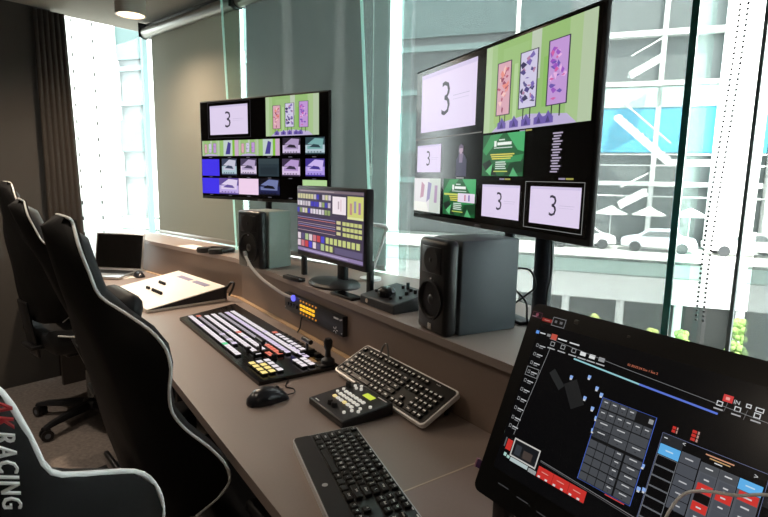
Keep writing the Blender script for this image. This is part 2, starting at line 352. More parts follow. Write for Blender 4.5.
def posters(t, rot=0, small=False):
    t.r(0, 0, 1, 1, (148, 186, 116)).r(0, .0, .07, 1, (176, 200, 156)).r(.07, 0, .13, 1, (160, 192, 134)).r(.80, 0, .90, 1, (166, 194, 140)).r(.90, 0, 1, 1, (178, 196, 164)).r(.12, .1, .30, .5, (158, 188, 112)).r(.32, .1, .36, .8, (176, 204, 150)).r(.60, .2, .66, .7, (136, 184, 96)).r(.48, .5, .57, 1, (186, 198, 178)).r(.20, .72, .46, .92, (154, 190, 124))
    t.poly([(.1, 0), (.9, 0), (.82, .10), (.5, .15), (.2, .10)], (186, 174, 210))
    for q, (x, y, w, h, cs) in enumerate([(.15, .19, .135, .58, ((214, 166, 180), (180, 84, 110), (226, 140, 128), (150, 66, 96), (236, 196, 190))), (.40, .22, .155, .58, ((206, 200, 226), (74, 62, 128), (116, 98, 172), (50, 44, 86), (176, 124, 160))), (.67, .20, .155, .62, ((190, 150, 210), (150, 80, 188), (206, 92, 160), (104, 78, 170), (226, 178, 224)))]):
        t.r(x - .010, y - .010, x + w + .010, y + h + .010, (52, 46, 70)).r(x, y, x + w, y + h, cs[0])
        if not small:
            t.r(x + w * .25, .08, x + w * .32, y, (44, 50, 44)).r(x + w * .68, .08, x + w * .75, y, (44, 50, 44))
        rr = random.Random(q * 7 + rot)
        for j in range(26 if not small else 5):
            cx, cy = x + w * rr.uniform(.14, .86), y + h * rr.uniform(.07, .93); a = rr.uniform(.04, .14); b = rr.uniform(.02, .07)
            lim = lambda px, py: (min(max(px, x), x + w), min(max(py, y), y + h))
            t.poly([lim(cx + rr.uniform(-.6, .6) * a * w * 1.5, cy + b * h * rr.uniform(.5, 1.4)), lim(cx + a * w * 1.5, cy + rr.uniform(-.4, .4) * b * h), lim(cx + rr.uniform(-.6, .6) * a * w, cy - b * h * rr.uniform(.5, 1.5)), lim(cx - a * w * 1.5, cy + rr.uniform(-.5, .5) * b * h)], cs[1 + j % 4])
    if not small:
        for x in (.25, .38, .50, .62, .70): t.poly([(x - .045, .02), (x + .045, .02), (x + .045, .08), (x + .02, .11), (x, .15), (x - .02, .10), (x - .045, .09)], (106, 88, 166)).poly([(x - .02, .03), (x + .02, .03), (x + .0, .10)], (70, 58, 120))
    return t
def greens(t, extra=False):
    t.r(0, 0, 1, 1, (24, 92, 48)).poly([(0, .3), (.15, .05), (.4, 0), (.2, .4)], (10, 26, 16)).poly([(.55, 0), (1, .1), (1, .38), (.7, .3)], (14, 58, 30)).poly([(0, .62), (.2, .98), (.5, 1), (.1, .5)], (58, 146, 86)).poly([(.6, 1), (1, 1), (1, .55), (.86, .6)], (70, 168, 104)).poly([(.3, .3), (.95, .34), (1, .5), (.6, .44)], (52, 140, 82)).poly([(.1, .12), (.28, .3), (.24, .0)], (96, 186, 120)).poly([(.78, .2), (.9, 0), (.7, 0)], (84, 170, 112))
    t.r(.30, .70, .36, .84, (230, 238, 230)).r(.38, .73, .72, .80, (236, 242, 236)).r(.30, .66, .74, .68, (220, 232, 222)).r(.42, .84, .56, .87, (210, 226, 214))
    for j in range(3): t.r(.22 + .02 * j, .50 - j * .05, .80 - .04 * j, .53 - j * .05, (214, 206, 92))
    for j in range(4): t.r(.36, .32 - j * .05, .60 + .02 * (j % 2), .345 - j * .05, (214, 226, 216))
    t.r(.32, .10, .66, .125, (196, 204, 96))
    if extra: t.r(.5, .38, 1, .62, (226, 214, 232)).r(.05, .55, .5, .6, (202, 210, 96)).r(.7, .42, .74, .58, (190, 120, 140)).r(.82, .42, .86, .58, (120, 100, 170))
    return t
def scene_tile(t, base, dark, mid):
    t.r(0, 0, 1, 1, base).r(0, .55, 1, 1, dark).poly([(.1, .6), (.5, .95), (.95, .9), (.9, .5)], mid).r(.1, .3, .9, .5, mid).poly([(.2, .42), (.42, .6), (.7, .55), (.8, .38)], dark).r(0, 0, 1, .08, dark)
    for j in range(5): t.r(.12 + .16 * j, .1, .2 + .16 * j, .16, dark)
    return t

def television(label, center, yaw, neck, pole):
    """w .90 m screen, front face in the plane y = 0 of its frame"""
    t = thing('television', label, 'screen', (center[0], center[1], LEDGE_Z), yaw, 'wall screens standing on the ledge')
    zc = center[2] - LEDGE_Z
    m = MB(); m.box((0, .0085, zc), (.90, .014, .517), 0, .003); m.box((0, .032, zc - .05), (.56, .038, .30), 0, .012); m.build('cabinet', black_sat, t)
    m = MB(); rect(m, -.443, zc - .243, .443, zc + .251, 0, .0); m.build('screen', screen_k, t, loc=(0, -.0006, 0), smooth=0)
    m = MB(); m.box((0, -.001, zc - .2525), (.03, .006, .008), 0, .002); m.build('logo_badge', mat('badge_grey', (120, 120, 124), .3, metal=.6), t)
    nm = MB(); nm.box((0, neck, (zc - .1) / 2 + .02), (.036, .016, zc - .1), 0, .005); nm.box((0, neck / 2 + .02, zc - .08), (.05, neck, .05), 0, .005); nm.box((0, neck + .005, .006), (.20, .05, .011), 0, .004); nm.build('stand_neck', dark_metal, t)
    return t, zc
TB, zb = television('largest tilted wall screen showing posters on green above big speaker', (.2764, 1.5779, 1.4843), -1.1809, .115, 0)
def put_tiles(lst, root, z, y=-.0012):
    for tl in lst: tl.b = (tl.b[0], tl.b[1], tl.b[2], tl.b[3]); o = tl.done(None, 0); o.parent = root; o.location = (0, y, z)
B = []
B.append(three(Tile(-.400, .042, -.038, .236)))
B.append(posters(Tile(.009, .014, .430, .246)))
x = Tile(-.440, .018, .0, .021); x.r(0, 0, 1, 1, (150, 146, 140), .6); B.append(x)
x = Tile(-.443, .014, .443, .0175); 
B.append(three(Tile(-.423, -.095, -.244, -.002)))
x = Tile(-.19, -.11, -.03, .0); x.r(.3, .02, .7, .5, (52, 50, 74), .7).poly([(.3, .02), (.7, .02), (.66, .55), (.56, .66), (.4, .66), (.32, .5)], (64, 60, 88), .8).poly([(.42, .4), (.54, .4), (.56, .66), (.42, .66)], (150, 130, 160), .7).blob(.48, .76, .075, .12, (196, 168, 190), .8).poly([(.39, .60), (.40, .86), (.48, .92), (.57, .86), (.58, .60), (.55, .80), (.42, .80)], (110, 92, 120), .7).r(.34, -.04, .62, -.01, (180, 180, 180), .7); B.append(x)
B.append(greens(Tile(.010, -.106, .203, .008)))
x = Tile(.29, -.10, .36, -.002)
for j in range(15): x.r(.28 + .06 * (j % 2), .95 - j * .065, .78 - .07 * (j % 3), .985 - j * .065, (190, 178, 204), .8)
B.append(x)
x = Tile(-.442, -.233, -.239, -.116); x.r(0, 0, 1, 1, (224, 220, 222)).r(.6, 0, 1, 1, (204, 212, 204)).poly([(.25, .4), (.3, .9), (.42, .8), (.38, .45)], (186, 140, 160)).poly([(.5, .3), (.55, .9), (.68, .85), (.62, .4)], (150, 140, 180)).poly([(.0, .0), (.6, .0), (.5, .28), (0, .3)], (236, 236, 228)).poly([(.78, .3), (.8, .8), (.9, .8), (.88, .3)], (176, 150, 180)); B.append(x)
B.append(greens(Tile(-.218, -.231, -.019, -.116), True))
B.append(three(Tile(.017, -.221, .195, -.130)))
x = Tile(.217, -.234, .428, -.118)
for q in ((0, 0, 1, .012), (0, .988, 1, 1), (0, 0, .008, 1), (.992, 0, 1, 1)): x.r(*q, (150, 152, 150), .7)
B.append(x); B.append(three(Tile(.239, -.221, .418, -.130)))
for (u, v) in ((.18, .010), (.10, -.113), (.34, -.110)):
    x = Tile(u, v - .003, u + .05, v + .001); x.r(0, 0, .45, 1, (170, 160, 190), .7).r(.5, 0, 1, 1, (180, 176, 90), .7); B.append(x)
put_tiles(B, TB, zb)
# the screen's round column and its cable
colm = D(-.99, 1.26)
loc = Matrix.Rotation(1.1809, 3, 'Z') @ (Vector((colm.x, colm.y, 0)) - Vector((.2764, 1.5779, 0)))
m = MB(); m.cyl((loc.x, loc.y, 0), (loc.x, loc.y, zb + .1), .027, seg=20); m.box((loc.x - .06, .105, zb), (.26, .03, .12), 0, .004); m.lathe([(.04, 0), (.04, .008), (.03, .014)], (loc.x, loc.y, 0)); m.build('support_column', mat('column_blueblack', (40, 44, 52), .35, metal=.3), TB)
m = MB(); m.tube([(loc.x + .04, loc.y - .01, 0.005), (loc.x + .036, loc.y - .01, .1), (loc.x + .04, loc.y - .005, .2), (loc.x + .02, loc.y - .02, zb - .05)], .003); m.build('power_cable', black_pl, TB)

TL_, zl = television('smaller wall screen with four rows of tiles behind left speaker', (-.6356, 2.7274, 1.4946), -.5766, .06, 0)
B = []
x = Tile(-.382, .063, -.058, .246)
for q in ((0, 0, 1, .008), (0, .992, 1, 1), (0, 0, .006, 1), (.994, 0, 1, 1)): x.r(*q, (70, 68, 76), .6)
B.append(x); B.append(three(Tile(-.365, .080, -.078, .229))); B.append(posters(Tile(.050, .063, .389, .249)))
for k, (a, b) in enumerate([(-.435, -.294), (-.293, -.149), (-.148, -.003), (-.002, .141)]):
    x = Tile(a, -.030, b, .050)
    if k in (0, 2): posters(x, k, True)
    else: x.r(0, 0, 1, 1, (150, 190, 110)).r(.2, 0, .7, 1, (190, 206, 200)).poly([(.3, .1), (.45, .9), (.6, .8), (.55, .1)], (70, 64, 140)).r(.68, 0, .8, 1, (130, 190, 60)).r(.8, 0, 1, 1, (200, 170, 196))
    B.append(x)
scene = [(.161, -.025, .273, .053, (206, 190, 222), (40, 34, 48), (170, 150, 190)), (.307, -.025, .423, .052, (176, 196, 206), (44, 66, 74), (120, 168, 168)),
         (-.280, -.129, -.168, -.045, (170, 196, 204), (60, 70, 92), (196, 196, 214)), (-.136, -.126, -.022, -.045, (216, 200, 226), (70, 62, 88), (176, 160, 196)),
         (.157, -.129, .272, -.046, (212, 190, 226), (60, 48, 74), (180, 150, 204)), (.307, -.127, .423, -.046, (170, 150, 226), (66, 52, 140), (200, 180, 236)),
         (-.305, -.229, -.155, -.146, (190, 170, 226), (96, 76, 150), (222, 208, 236)), (-.008, -.226, .138, -.143, (30, 34, 74), (10, 10, 22), (110, 120, 166))]
for q in scene: B.append(scene_tile(Tile(*q[:4]), *q[4:]))
x = Tile(-.441, -.135, -.301, -.047); x.r(0, 0, 1, 1, (66, 52, 232)); B.append(x)
x = Tile(-.443, -.230, -.305, -.147); x.r(0, 0, 1, 1, (66, 52, 232)); B.append(x)
x = Tile(-.006, -.132, .135, -.045); x.r(0, 0, 1, 1, (40, 54, 62)).r(.1, .1, .9, .5, (34, 46, 54)).r(.0, .7, 1, 1, (52, 66, 72)); B.append(x)
x = Tile(-.153, -.227, -.009, -.146); x.r(0, 0, 1, 1, (238, 208, 234)); B.append(x)
x = Tile(.288, -.172, .437, -.145); x.r(0, 0, 1, 1, (176, 212, 150)); B.append(x)
for v in (-.037, -.140, -.235):
    for u in (-.37, -.22, -.08, .07, .21, .36):
        x = Tile(u - .012, v - .002, u + .012, v + .001); x.r(0, 0, 1, 1, (130, 126, 140), .6); B.append(x)
put_tiles(B, TL_, zl)

# ---- desktop monitor
MY = R(-54)
t = thing('computer_monitor', 'black desktop monitor showing a busy purple and yellow switcher layout', 'monitor', (-.2195, 2.053, LEDGE_Z), MY)
z0, z1, hw = 1.036 - LEDGE_Z, 1.328 - LEDGE_Z, .263
m = MB(); m.box((0, .018, (z0 + z1) / 2), (2 * hw, .032, z1 - z0), 0, .005); m.box((0, .045, (z0 + z1) / 2), (.3, .03, .18), 0, .01); m.build('cabinet', black_pl, t)
m = MB(); rect(m, -hw + .012, z0 + .02, hw - .012, z1 - .012, 0, -.0005); m.build('screen', glow((70, 60, 82), .9), t, smooth=0)
m = MB(); m.box((0, .07, .16), (.05, .025, .30), 0, .005); m.box((0, .055, .25), (.06, .03, .06), 0, .004); m.build('stand_neck', dark_metal, t)
m = MB(); m.lathe([(.128, 0), (.128, .008), (.118, .016), (.02, .022)], (0, 0, 0), seg=40); 
for i, v in enumerate(m.v): m.v[i] = Vector((v.x, v.y * .72 + .03, v.z))
m.build('stand_base', black_sat, t)
m = MB(); m.box((-hw + .01, .03, (z0) / 2 + .02), (.022, .02, z0 + .039), 0, .003); m.build('side_bracket', black_pl, t)
m = MB(); m.box((hw - .012, .03, (z0) / 2 + .02), (.022, .02, z0 + .039), 0, .003); m.build('side_bracket', black_pl, t)
# content
X0, X1, Z0, Z1 = -hw + .014, hw - .014, z0 + .022, z1 - .014
def mt(x0, y0, x1, y1, cols, name='interface_panel'):
    x = Tile(X0 + x0 * (X1 - X0), Z0 + y0 * (Z1 - Z0), X0 + x1 * (X1 - X0), Z0 + y1 * (Z1 - Z0))
    for q in cols: x.r(*q)
    o = x.done(None, 0, name); o.parent = t; o.location = (0, -.001, 0)
rr = random.Random(3)
pal = [(226, 214, 226), (222, 218, 168), (70, 66, 190), (206, 196, 204), (236, 230, 236), (60, 52, 74), (150, 170, 110), (216, 206, 216)]
q = []
for row in range(3):
    for c_ in range(12):
        if row == 0 and c_ < 6: col = (214, 208, 160)
        elif row == 1 and 5 <= c_ < 8: col = (70, 62, 196)
        else: col = rr.choice(pal)
        q.append((c_ / 12 + .006, .70 - row * .33, (c_ + 1) / 12 - .01, .92 - row * .33, col, .85))
mt(0, .62, .56, .96, q)
mt(.57, .66, .78, .94, [(0, 0, 1, 1, (50, 44, 60)), (.03, .03, .95, .94, (238, 226, 232)), (.4, .3, .5, .7, (190, 170, 180)), (.6, .2, .64, .8, (200, 160, 170))])
mt(.79, .62, 1.0, .94, [(0, 0, 1, 1, (204, 206, 120)), (.15, .2, .3, .7, (190, 140, 130)), (.42, .3, .56, .8, (150, 140, 170)), (.7, .25, .84, .75, (170, 120, 160)), (0, .0, 1, .1, (220, 222, 160))])
q = []
for j in range(8): q.append((0, j / 8 + .03, .62, j / 8 + .07, ((176, 150, 160), (90, 74, 110), (200, 120, 120), (150, 140, 190))[j % 4]))
for j in range(3): q.append((.64, .1 + j * .33, .70, .30 + j * .33, (206, 200, 150)))
for j in range(3):
    for c_ in range(5): q.append((.73 + c_ * .054, .08 + j * .33, .775 + c_ * .054, .30 + j * .33, (196, 200, 128)))
mt(0, .34, 1, .58, q)
q = []
for row in range(2):
    for c_ in range(7):
        q.append((c_ / 15, .52 - row * .5, (c_ + .8) / 15, .95 - row * .5, ((222, 206, 214), (196, 70, 76), (220, 200, 210), (90, 80, 120), (80, 74, 200), (200, 120, 130), (170, 190, 140))[(c_ * 3 + row * 2) % 7]))
for c_ in range(8): q.append((.48 + c_ * .063, .55, .525 + c_ * .063, .95, (196, 204, 130)))
for c_ in range(2): q.append((.48 + c_ * .063, .05, .525 + c_ * .063, .42, (196, 204, 130)))
q.append((.62, .02, 1, .42, (96, 88, 120)))
mt(0, .08, 1, .31, q)
mt(0, .01, 1, .06, [(0, 0, 1, 1, (140, 124, 166)), (.1, .3, .8, .6, (176, 164, 196))])
mt(0, .965, 1, 1, [(0, 0, 1, 1, (120, 104, 112)), (.05, .3, .6, .7, (170, 156, 160))])

# ================================================================== SPEAKERS
def speaker(label, loc, rot, w, d, h, sidecol, led):
    t = thing('studio_speaker', label, 'speaker', loc, rot, 'studio speakers on the ledge')
    m = MB(); m.box((0, d / 2 + .02, h / 2), (w, d - .04, h), 0, .006); m.build('cabinet', mat('speaker_side_%d' % sidecol[0], sidecol, .45, noise=.04, nscale=60), t)
    m = MB(); m.box((0, .012, h / 2), (w + .002, .045, h + .002), 0, .016, 3)
    m.build('front_baffle', mat('speaker_front', (17, 17, 18), .35), t)
    f = -.0105
    m = MB(); m.lathe([(w * .40, 0), (w * .40, .006), (w * .36, .007), (w * .30, -.012), (w * .14, -.02), (w * .13, -.012), (w * .02, -.004)], (0, f, h * .36), seg=32, axis=(0, -1, 0)); wo = m.build('woofer', mat('cone', (24, 24, 25), .5), t)
    m = MB(); m.lathe([(w * .13, 0), (w * .10, .006), (w * .01, .011)], (0, f + .006, h * .36), seg=24, axis=(0, -1, 0)); m.build('dust_cap', mat('cone_cap', (46, 46, 48), .3), wo)
    m = MB(); m.box((0, f, h * .78), (w * .66, .004, h * .28), 0, .002); m.lathe([(w * .24, .002), (w * .10, -.006), (w * .09, .0), (w * .01, .004)], (0, f - .002, h * .78), seg=28, axis=(0, -1, 0)); m.build('tweeter', mat('tweeter_guide', (30, 30, 32), .28), t)
    m = MB(); m.cyl((0, f + .004, h * .585), (0, f - .0025, h * .585), .0028, seg=10); m.build('power_led', mat('led_white', (230, 230, 240), .3, emit=led, ecol=(225, 228, 255)), t)
    m = MB(); m.box((0, f - .0005, h * .07), (w * .12, .003, w * .12), 0, .001); m.build('badge', mat('badge_pale', (170, 166, 160), .4), t)
    m = MB(); m.box((0, d / 2 + .02, .002), (w - .02, d - .06, .004)); m.build('foot_pad', black_pl, t)
    return t
fr = Vector((.172, 1.381, 0)); rx = hd(-62)
SB = speaker('big grey-sided studio speaker beneath the largest wall screen', tuple((fr - rx * .07)[:2]) + (LEDGE_Z,), R(-62), .140, .238, .262, (88, 98, 104), .0)
m = MB(); m.tube([(.06, .235, .175), (.09, .262, .172), (.105, .272, .13), (.085, .258, .10), (.06, .235, .07)], .003); m.tube([(.06, .235, .115), (.085, .258, .08), (.085, .266, .03), (.075, .285, .004)], .003); m.build('rear_cable', black_pl, SB)
fr = Vector((-.553, 2.365, 0)); rx = hd(-41)
speaker('small black studio speaker with pale side on the ledge bend', tuple((fr - rx * .088 + hd(49) * .008)[:2]) + (LEDGE_Z,), R(-41), .176, .165, .262, (150, 160, 152), 1.2)

# ================================================================== SMALL THINGS ON THE LEDGE
# panel with dome controller
t = thing('dome_controller', 'black sloping remote controller with round dome beside big speaker', 'controller', D(-1.405, .955, LEDGE_Z), DR)
w2, dp = .098, .155
def wedge(mb, w2, y0, y1, h0, h1, m=0, zb=0.0):
    mb.add([(-w2, y0, zb), (w2, y0, zb), (w2, y1, zb), (-w2, y1, zb), (-w2, y0, h0), (w2, y0, h0), (w2, y1, h1), (-w2, y1, h1)],
           [(3, 2, 1, 0), (4, 5, 6, 7), (0, 1, 5, 4), (1, 2, 6, 5), (2, 3, 7, 6), (3, 0, 4, 7)], m)
m = MB(); wedge(m, w2, 0, dp, .030, .055); b = m.build('body', mat('charcoal_shell', (44, 46, 50), .45), t)
bv = b.modifiers.new('bevel', 'BEVEL'); bv.width = .004; bv.segments = 2
def zt(y): return .030 + .025 * y / dp
m = MB(); m.lathe([(.030, 0), (.030, .014), (.027, .024), (.018, .030), (.004, .032)], (-.005, .045, zt(.045) - .001), seg=28); m.build('dome', mat('dome_black', (20, 20, 22), .25), t)
for x, y, hh in ((-.07, .05, .008), (.04, .03, .008), (.06, .055, .008), (.045, .09, .010), (.06, .115, .012), (.03, .12, .010), (.0, .13, .022), (-.02, .125, .010), (.085, .13, .018)):
    m = MB(); m.cyl((x, y, zt(y) - .001), (x, y, zt(y) + hh), .006, seg=12); m.build('knob', black_pl, t)
m = MB(); m.cyl((-.055, .001, .016), (-.055, -.0012, .016), .0075, seg=18); m.build('round_badge', mat('badge_white', (214, 200, 186), .4), t)

# white desk lamp standing behind the monitor
t = thing('desk_lamp', 'white folded desk lamp standing behind the desktop monitor', 'lamp', (-.055, 2.19, LEDGE_Z), R(-5))
wl = mat('lamp_white', (236, 240, 238), .35)
m = MB(); m.lathe([(.045, 0), (.045, .010), (.01, .016)], (0, 0, 0)); m.build('base', wl, t)
m = MB(); m.tube([(0, 0, .012), (.032, .0, .11), (.063, 0, .213)], .005); m.build('lower_arm', wl, t)
m = MB(); m.ball((.063, 0, .216), .011); m.build('joint', wl, t)
m = MB(); m.tube([(.063, 0, .222), (.03, 0, .228), (-.01, 0, .232)], .009); m.box((-.035, 0, .234), (.07, .03, .012), 0, .004); m.build('lamp_head', wl, t)

# flat gadgets by the monitor, paper, headphones
def slab(name, label, cat, loc, rz, dims, mt_, bev=.003, grp=None):
    m = MB(); m.box((0, 0, dims[2] / 2), dims, 0, bev)
    return m, loc, rz
t = thing('remote_control', 'thin black remote lying in front of the desktop monitor', 'remote control', (-.368, 2.150, LEDGE_Z), R(-46))
m = MB(); m.box((0, 0, .008), (.12, .034, .016), 0, .005); m.build('body', black_pl, t)
for i in range(6):
    m = MB(); m.cyl((-.045 + i * .016, 0, .0155), (-.045 + i * .016, 0, .018), .005, seg=10); m.build('button', mat('button_grey', (70, 72, 78), .5), t)
t = thing('tablet_computer', 'black tablet lying flat between monitor foot and dome controller', 'tablet', (-.132, 1.862, LEDGE_Z), R(-52))
m = MB(); m.box((0, 0, .005), (.14, .05, .010), 0, .004); m.build('body', black_pl, t)
m = MB(); m.box((0, 0, .0102), (.12, .042, .0006)); m.build('screen', screen_k, t)
t = thing('paper_sheet', 'white paper sheet lying on the far ledge', 'paper', W(-2.86, 1.60, LEDGE_Z), WR)
m = MB(); m.box((0, 0, .0008), (.21, .10, .0016)); m.build('sheet', mat('paper', (232, 230, 226), .8), t)
for i in range(3):
    m = MB(); m.box((-.01, .03 - .03 * i, .0017), (.15, .004, .0003)); m.build('printed_line', mat('ink_grey', (150, 150, 152), .8), t)
t = thing('headphones', 'black folded headphones lying on the ledge left of small speaker', 'headphones', W(-2.60, 1.585, LEDGE_Z), WR + .2)
m = MB(); m.tube([(-.07, -.03, .012), (-.085, .03, .012), (-.055, .075, .012), (0, .09, .012), (.055, .075, .012), (.085, .03, .012), (.07, -.03, .012)], .010); m.build('headband', black_pl, t)
for sx in (-1, 1):
    m = MB(); m.lathe([(.036, 0), (.040, .012), (.036, .026), (.015, .028)], (sx * .045, -.045, .001), seg=20); m.build('ear_cup', mat('ear_pad', (18, 18, 19), .6), t)

# ================================================================== RACK PANEL WITH GOOSENECK ON THE RISER
t = thing('talkback_panel', 'black rack panel with amber keys fixed to the riser', 'intercom panel', D(-1.805, RIS - .001, .847), DR)
m = MB(); m.box((0, -.010, 0), (.483, .020, .074), 0, .002); m.build('face_plate', mat('panel_black', (26, 27, 29), .4), t)
amb, ambd = mat('amber_key', (40, 30, 10), .4, emit=1.1, ecol=(255, 190, 40)), mat('amber_dot', (40, 26, 10), .4, emit=.8, ecol=(230, 150, 50))
for r in range(2):
    for c_ in range(5):
        m = MB(); m.box((-.082 + c_ * .026, -.0215, .010 - r * .016), (.017, .006, .009), 0, .001); m.build('lit_key', amb, t)
for r, zz in ((0, .028), (1, -.022)):
    for c_ in range(6):
        m = MB(); m.box((-.088 + c_ * .026, -.0212, zz), (.007, .004, .006), 0, .001); m.build('indicator', ambd, t)
for c_ in range(4):
    m = MB(); m.cyl((-.20 + c_ * .025, -.020, -.006), (-.20 + c_ * .025, -.027, -.006), .008, seg=14); m.build('knob', black_pl, t)
for x in (-.235, .235):
    for z in (-.025, .025):
        m = MB(); m.cyl((x, -.019, z), (x, -.0215, z), .003, seg=8); m.build('screw', alu, t)
lg = mat('panel_print', (210, 212, 214), .5)
m = MB(); m.box((.195, -.0205, .022), (.034, .001, .006)); m.box((.224, -.0205, .022), (.006, .001, .006)); m.build('printed_name', lg, t)
m = MB()
for i in range(5): m.box((.190 + .012 * math.cos(i * 1.256), -.0205, -.022 + .009 * math.sin(i * 1.256)), (.010, .001, .003), T=Matrix.Rotation(-i * 1.256, 4, 'Y'))
m.build('star_emblem', lg, t)
m = MB(); m.tube([(-.150, -.02, .027), (-.206, -.04, .035), (-.258, -.06, .054), (-.352, -.075, .078), (-.428, -.09, .116), (-.473, -.095, .150), (-.490, -.095, .163)], .0062, n=8); m.build('gooseneck', mat('gooseneck_grey', (196, 192, 192), .35, metal=.2), t)
m = MB(); m.cyl((-.487, -.095, .161), (-.500, -.094, .180), .008, seg=14); m.build('microphone_capsule', mat('capsule_grey', (120, 118, 120), .5), t)
m = MB(); m.lathe([(.013, 0), (.013, .008), (.008, .012)], (-.150, -.019, .027), axis=(0, -1, 0)); m.build('lit_socket', mat('blue_led', (20, 20, 80), .4, emit=1.2, ecol=(110, 110, 255)), t)
m = MB(); m.tube([(-.105, -.004, -.038), (-.105, -.012, -.06), (-.104, -.016, -.085), (-.100, -.03, -.104)], .003); m.build('cable', black_pl, t)

# ================================================================== VISION SWITCHER
SW0, SW1, PN0, PN1 = -2.41, -1.465, .575, .855
t = thing('vision_switcher', 'wide black switcher panel covered in rows of lit keys', 'video switcher', D(0, 0, DESK_Z + .0006), DR)
m = MB(); m.prism([(SW0 + .07, PN0 - .01), (SW1, PN0), (SW1, PN1), (SW0 - .06, PN1)], .0, .012); m.build('panel_plate', mat('switcher_black', (13, 13, 14), .16), t)
for yy in (PN0 - .004, PN1 - .004):
    pass
kc = {'w': glow((232, 224, 228), 1.0), 'd': glow((176, 168, 176), .8), 'r': glow((226, 120, 100), .95), 'g': glow((90, 220, 150), .95), 'y': glow((250, 226, 140), 1.05), 'p': glow((220, 206, 230), .95), 'k': mat('dark_key', (22, 22, 24), .4)}
def keymesh(name, dx, dy, dz, mm):
    m = MB(); m.box((0, 0, dz / 2 - .0006), (dx, dy, dz - .001), 1, .0012, 1); m.box((0, 0, dz - .0006), (dx - .0018, dy - .0016, .0012), 0); return m.mesh(name, [mm, black_pl])
KM = {c_: keymesh('key_' + c_, .0240, .0195 if c_ != 'd' else .0150, .009, kc[c_]) for c_ in kc}
rows = [(.604, -2.31, -1.73, 'w'), (.634, -2.31, -1.85, 'd'), (.664, -2.30, -1.70, 'w'), (.696, -2.30, -1.66, 'w'), (.727, -2.30, -1.66, 'd'), (.757, -2.30, -1.66, 'p'), (.785, -2.30, -1.64, 'w')]
seen, rest = [], MB()
rk = random.Random(11)
allk = []
for ri, (nn, s0, s1, base) in enumerate(rows):
    k = int((s1 - s0) / .0262)
    for i in range(k + 1):
        s = s1 - i * .0262 + (0)
        c_ = base
        if ri == 0 and abs(s + 1.856) < .02: c_ = 'g'
        elif ri == 3 and (abs(s + 1.977) < .02 or s > -1.73): c_ = 'r'
        elif ri == 4 and s > -1.79: c_ = 'r'
        elif ri in (0, 1) and i == k: c_ = 'r' if ri else 'w'
        elif rk.random() < .06: c_ = 'p'
        allk.append((s, nn + (s - s1) * -.02 * 0, c_))
allk.sort(key=lambda q: -q[0])
block = []
for r in range(3):
    for c_ in range(4): block.append((-1.615 + c_ * .033, .612 + r * .026, 'y' if (r < 2 and c_ > 0) else ('w' if r else 'y')))
for r in range(2):
    for c_ in range(3): block.append((-1.565 + c_ * .028, .745 + r * .028, 'w'))
for c_ in range(9): block.append((-1.90 + c_ * .034, .815 + .0 * c_, 'w' if c_ else 'r'))
for c_ in range(5): block.append((-1.72 + c_ * .034, .790, 'p'))
for q in block + allk[:100 - len(block)]: put('lit_key', KM[q[2]], t, (q[0], q[1], .012))
ri_m = {c_: i for i, c_ in enumerate(kc)}
for q in allk[100 - len(block):]: rest.box((q[0], q[1], .0159), (.0240, .0195 if q[2] != 'd' else .015, .008), ri_m['k'], .0012, 1); rest.box((q[0], q[1], .0204), (.0222, .0179 if q[2] != 'd' else .0134, .0012), ri_m[q[2]])
o = rest.build('lit_key_rows', list(kc.values()), t); o['kind'] = 'stuff'
for i in range(9):
    put('dark_key', KM['k'], t, (-1.86 + i * .034, .838, .012))
m = MB(); m.box((-1.80, .838, .0135), (.07, .020, .004), 0, .001); m.build('label_window', glow((196, 190, 180), .7), t)
def tbar(x, y, nm='fader_bar'):
    m = MB(); m.box((x, y, .020), (.014, .055, .016), 0, .003); m.build(nm + '_slot', black_pl, t)
    m = MB(); m.cyl((x, y, .018), (x + .006, y - .004, .062), .005, seg=10); m.cyl((x - .024, y - .004, .064), (x + .034, y - .004, .064), .0085, seg=14); m.build(nm, mat('lever_black', (16, 16, 17), .3), t)
tbar(-1.700, .676); tbar(-1.62, .815)
for x, y in ((-1.76, .655), (-1.745, .685), (-1.66, .735), (-1.64, .70)):
    m = MB(); m.cyl((x, y, .011), (x, y, .026), .011, seg=16, r2=.009); m.build('rotary_knob', black_pl, t)
# joystick at the near back corner
m = MB(); m.box((-1.50, .815, .014), (.05, .05, .006), 0, .002); m.build('joystick_plate', black_sat, t)
m = MB(); m.lathe([(.024, 0), (.022, .012), (.010, .022), (.009, .045), (.014, .055), (.015, .075), (.010, .084)], (-1.495, .828, .016), seg=20); m.build('joystick', mat('joystick_black', (15, 15, 16), .4), t)
m = MB(); m.box((-1.555, .80, .0125), (.05, .016, .002)); m.build('tan_tag', tan_trim, t)

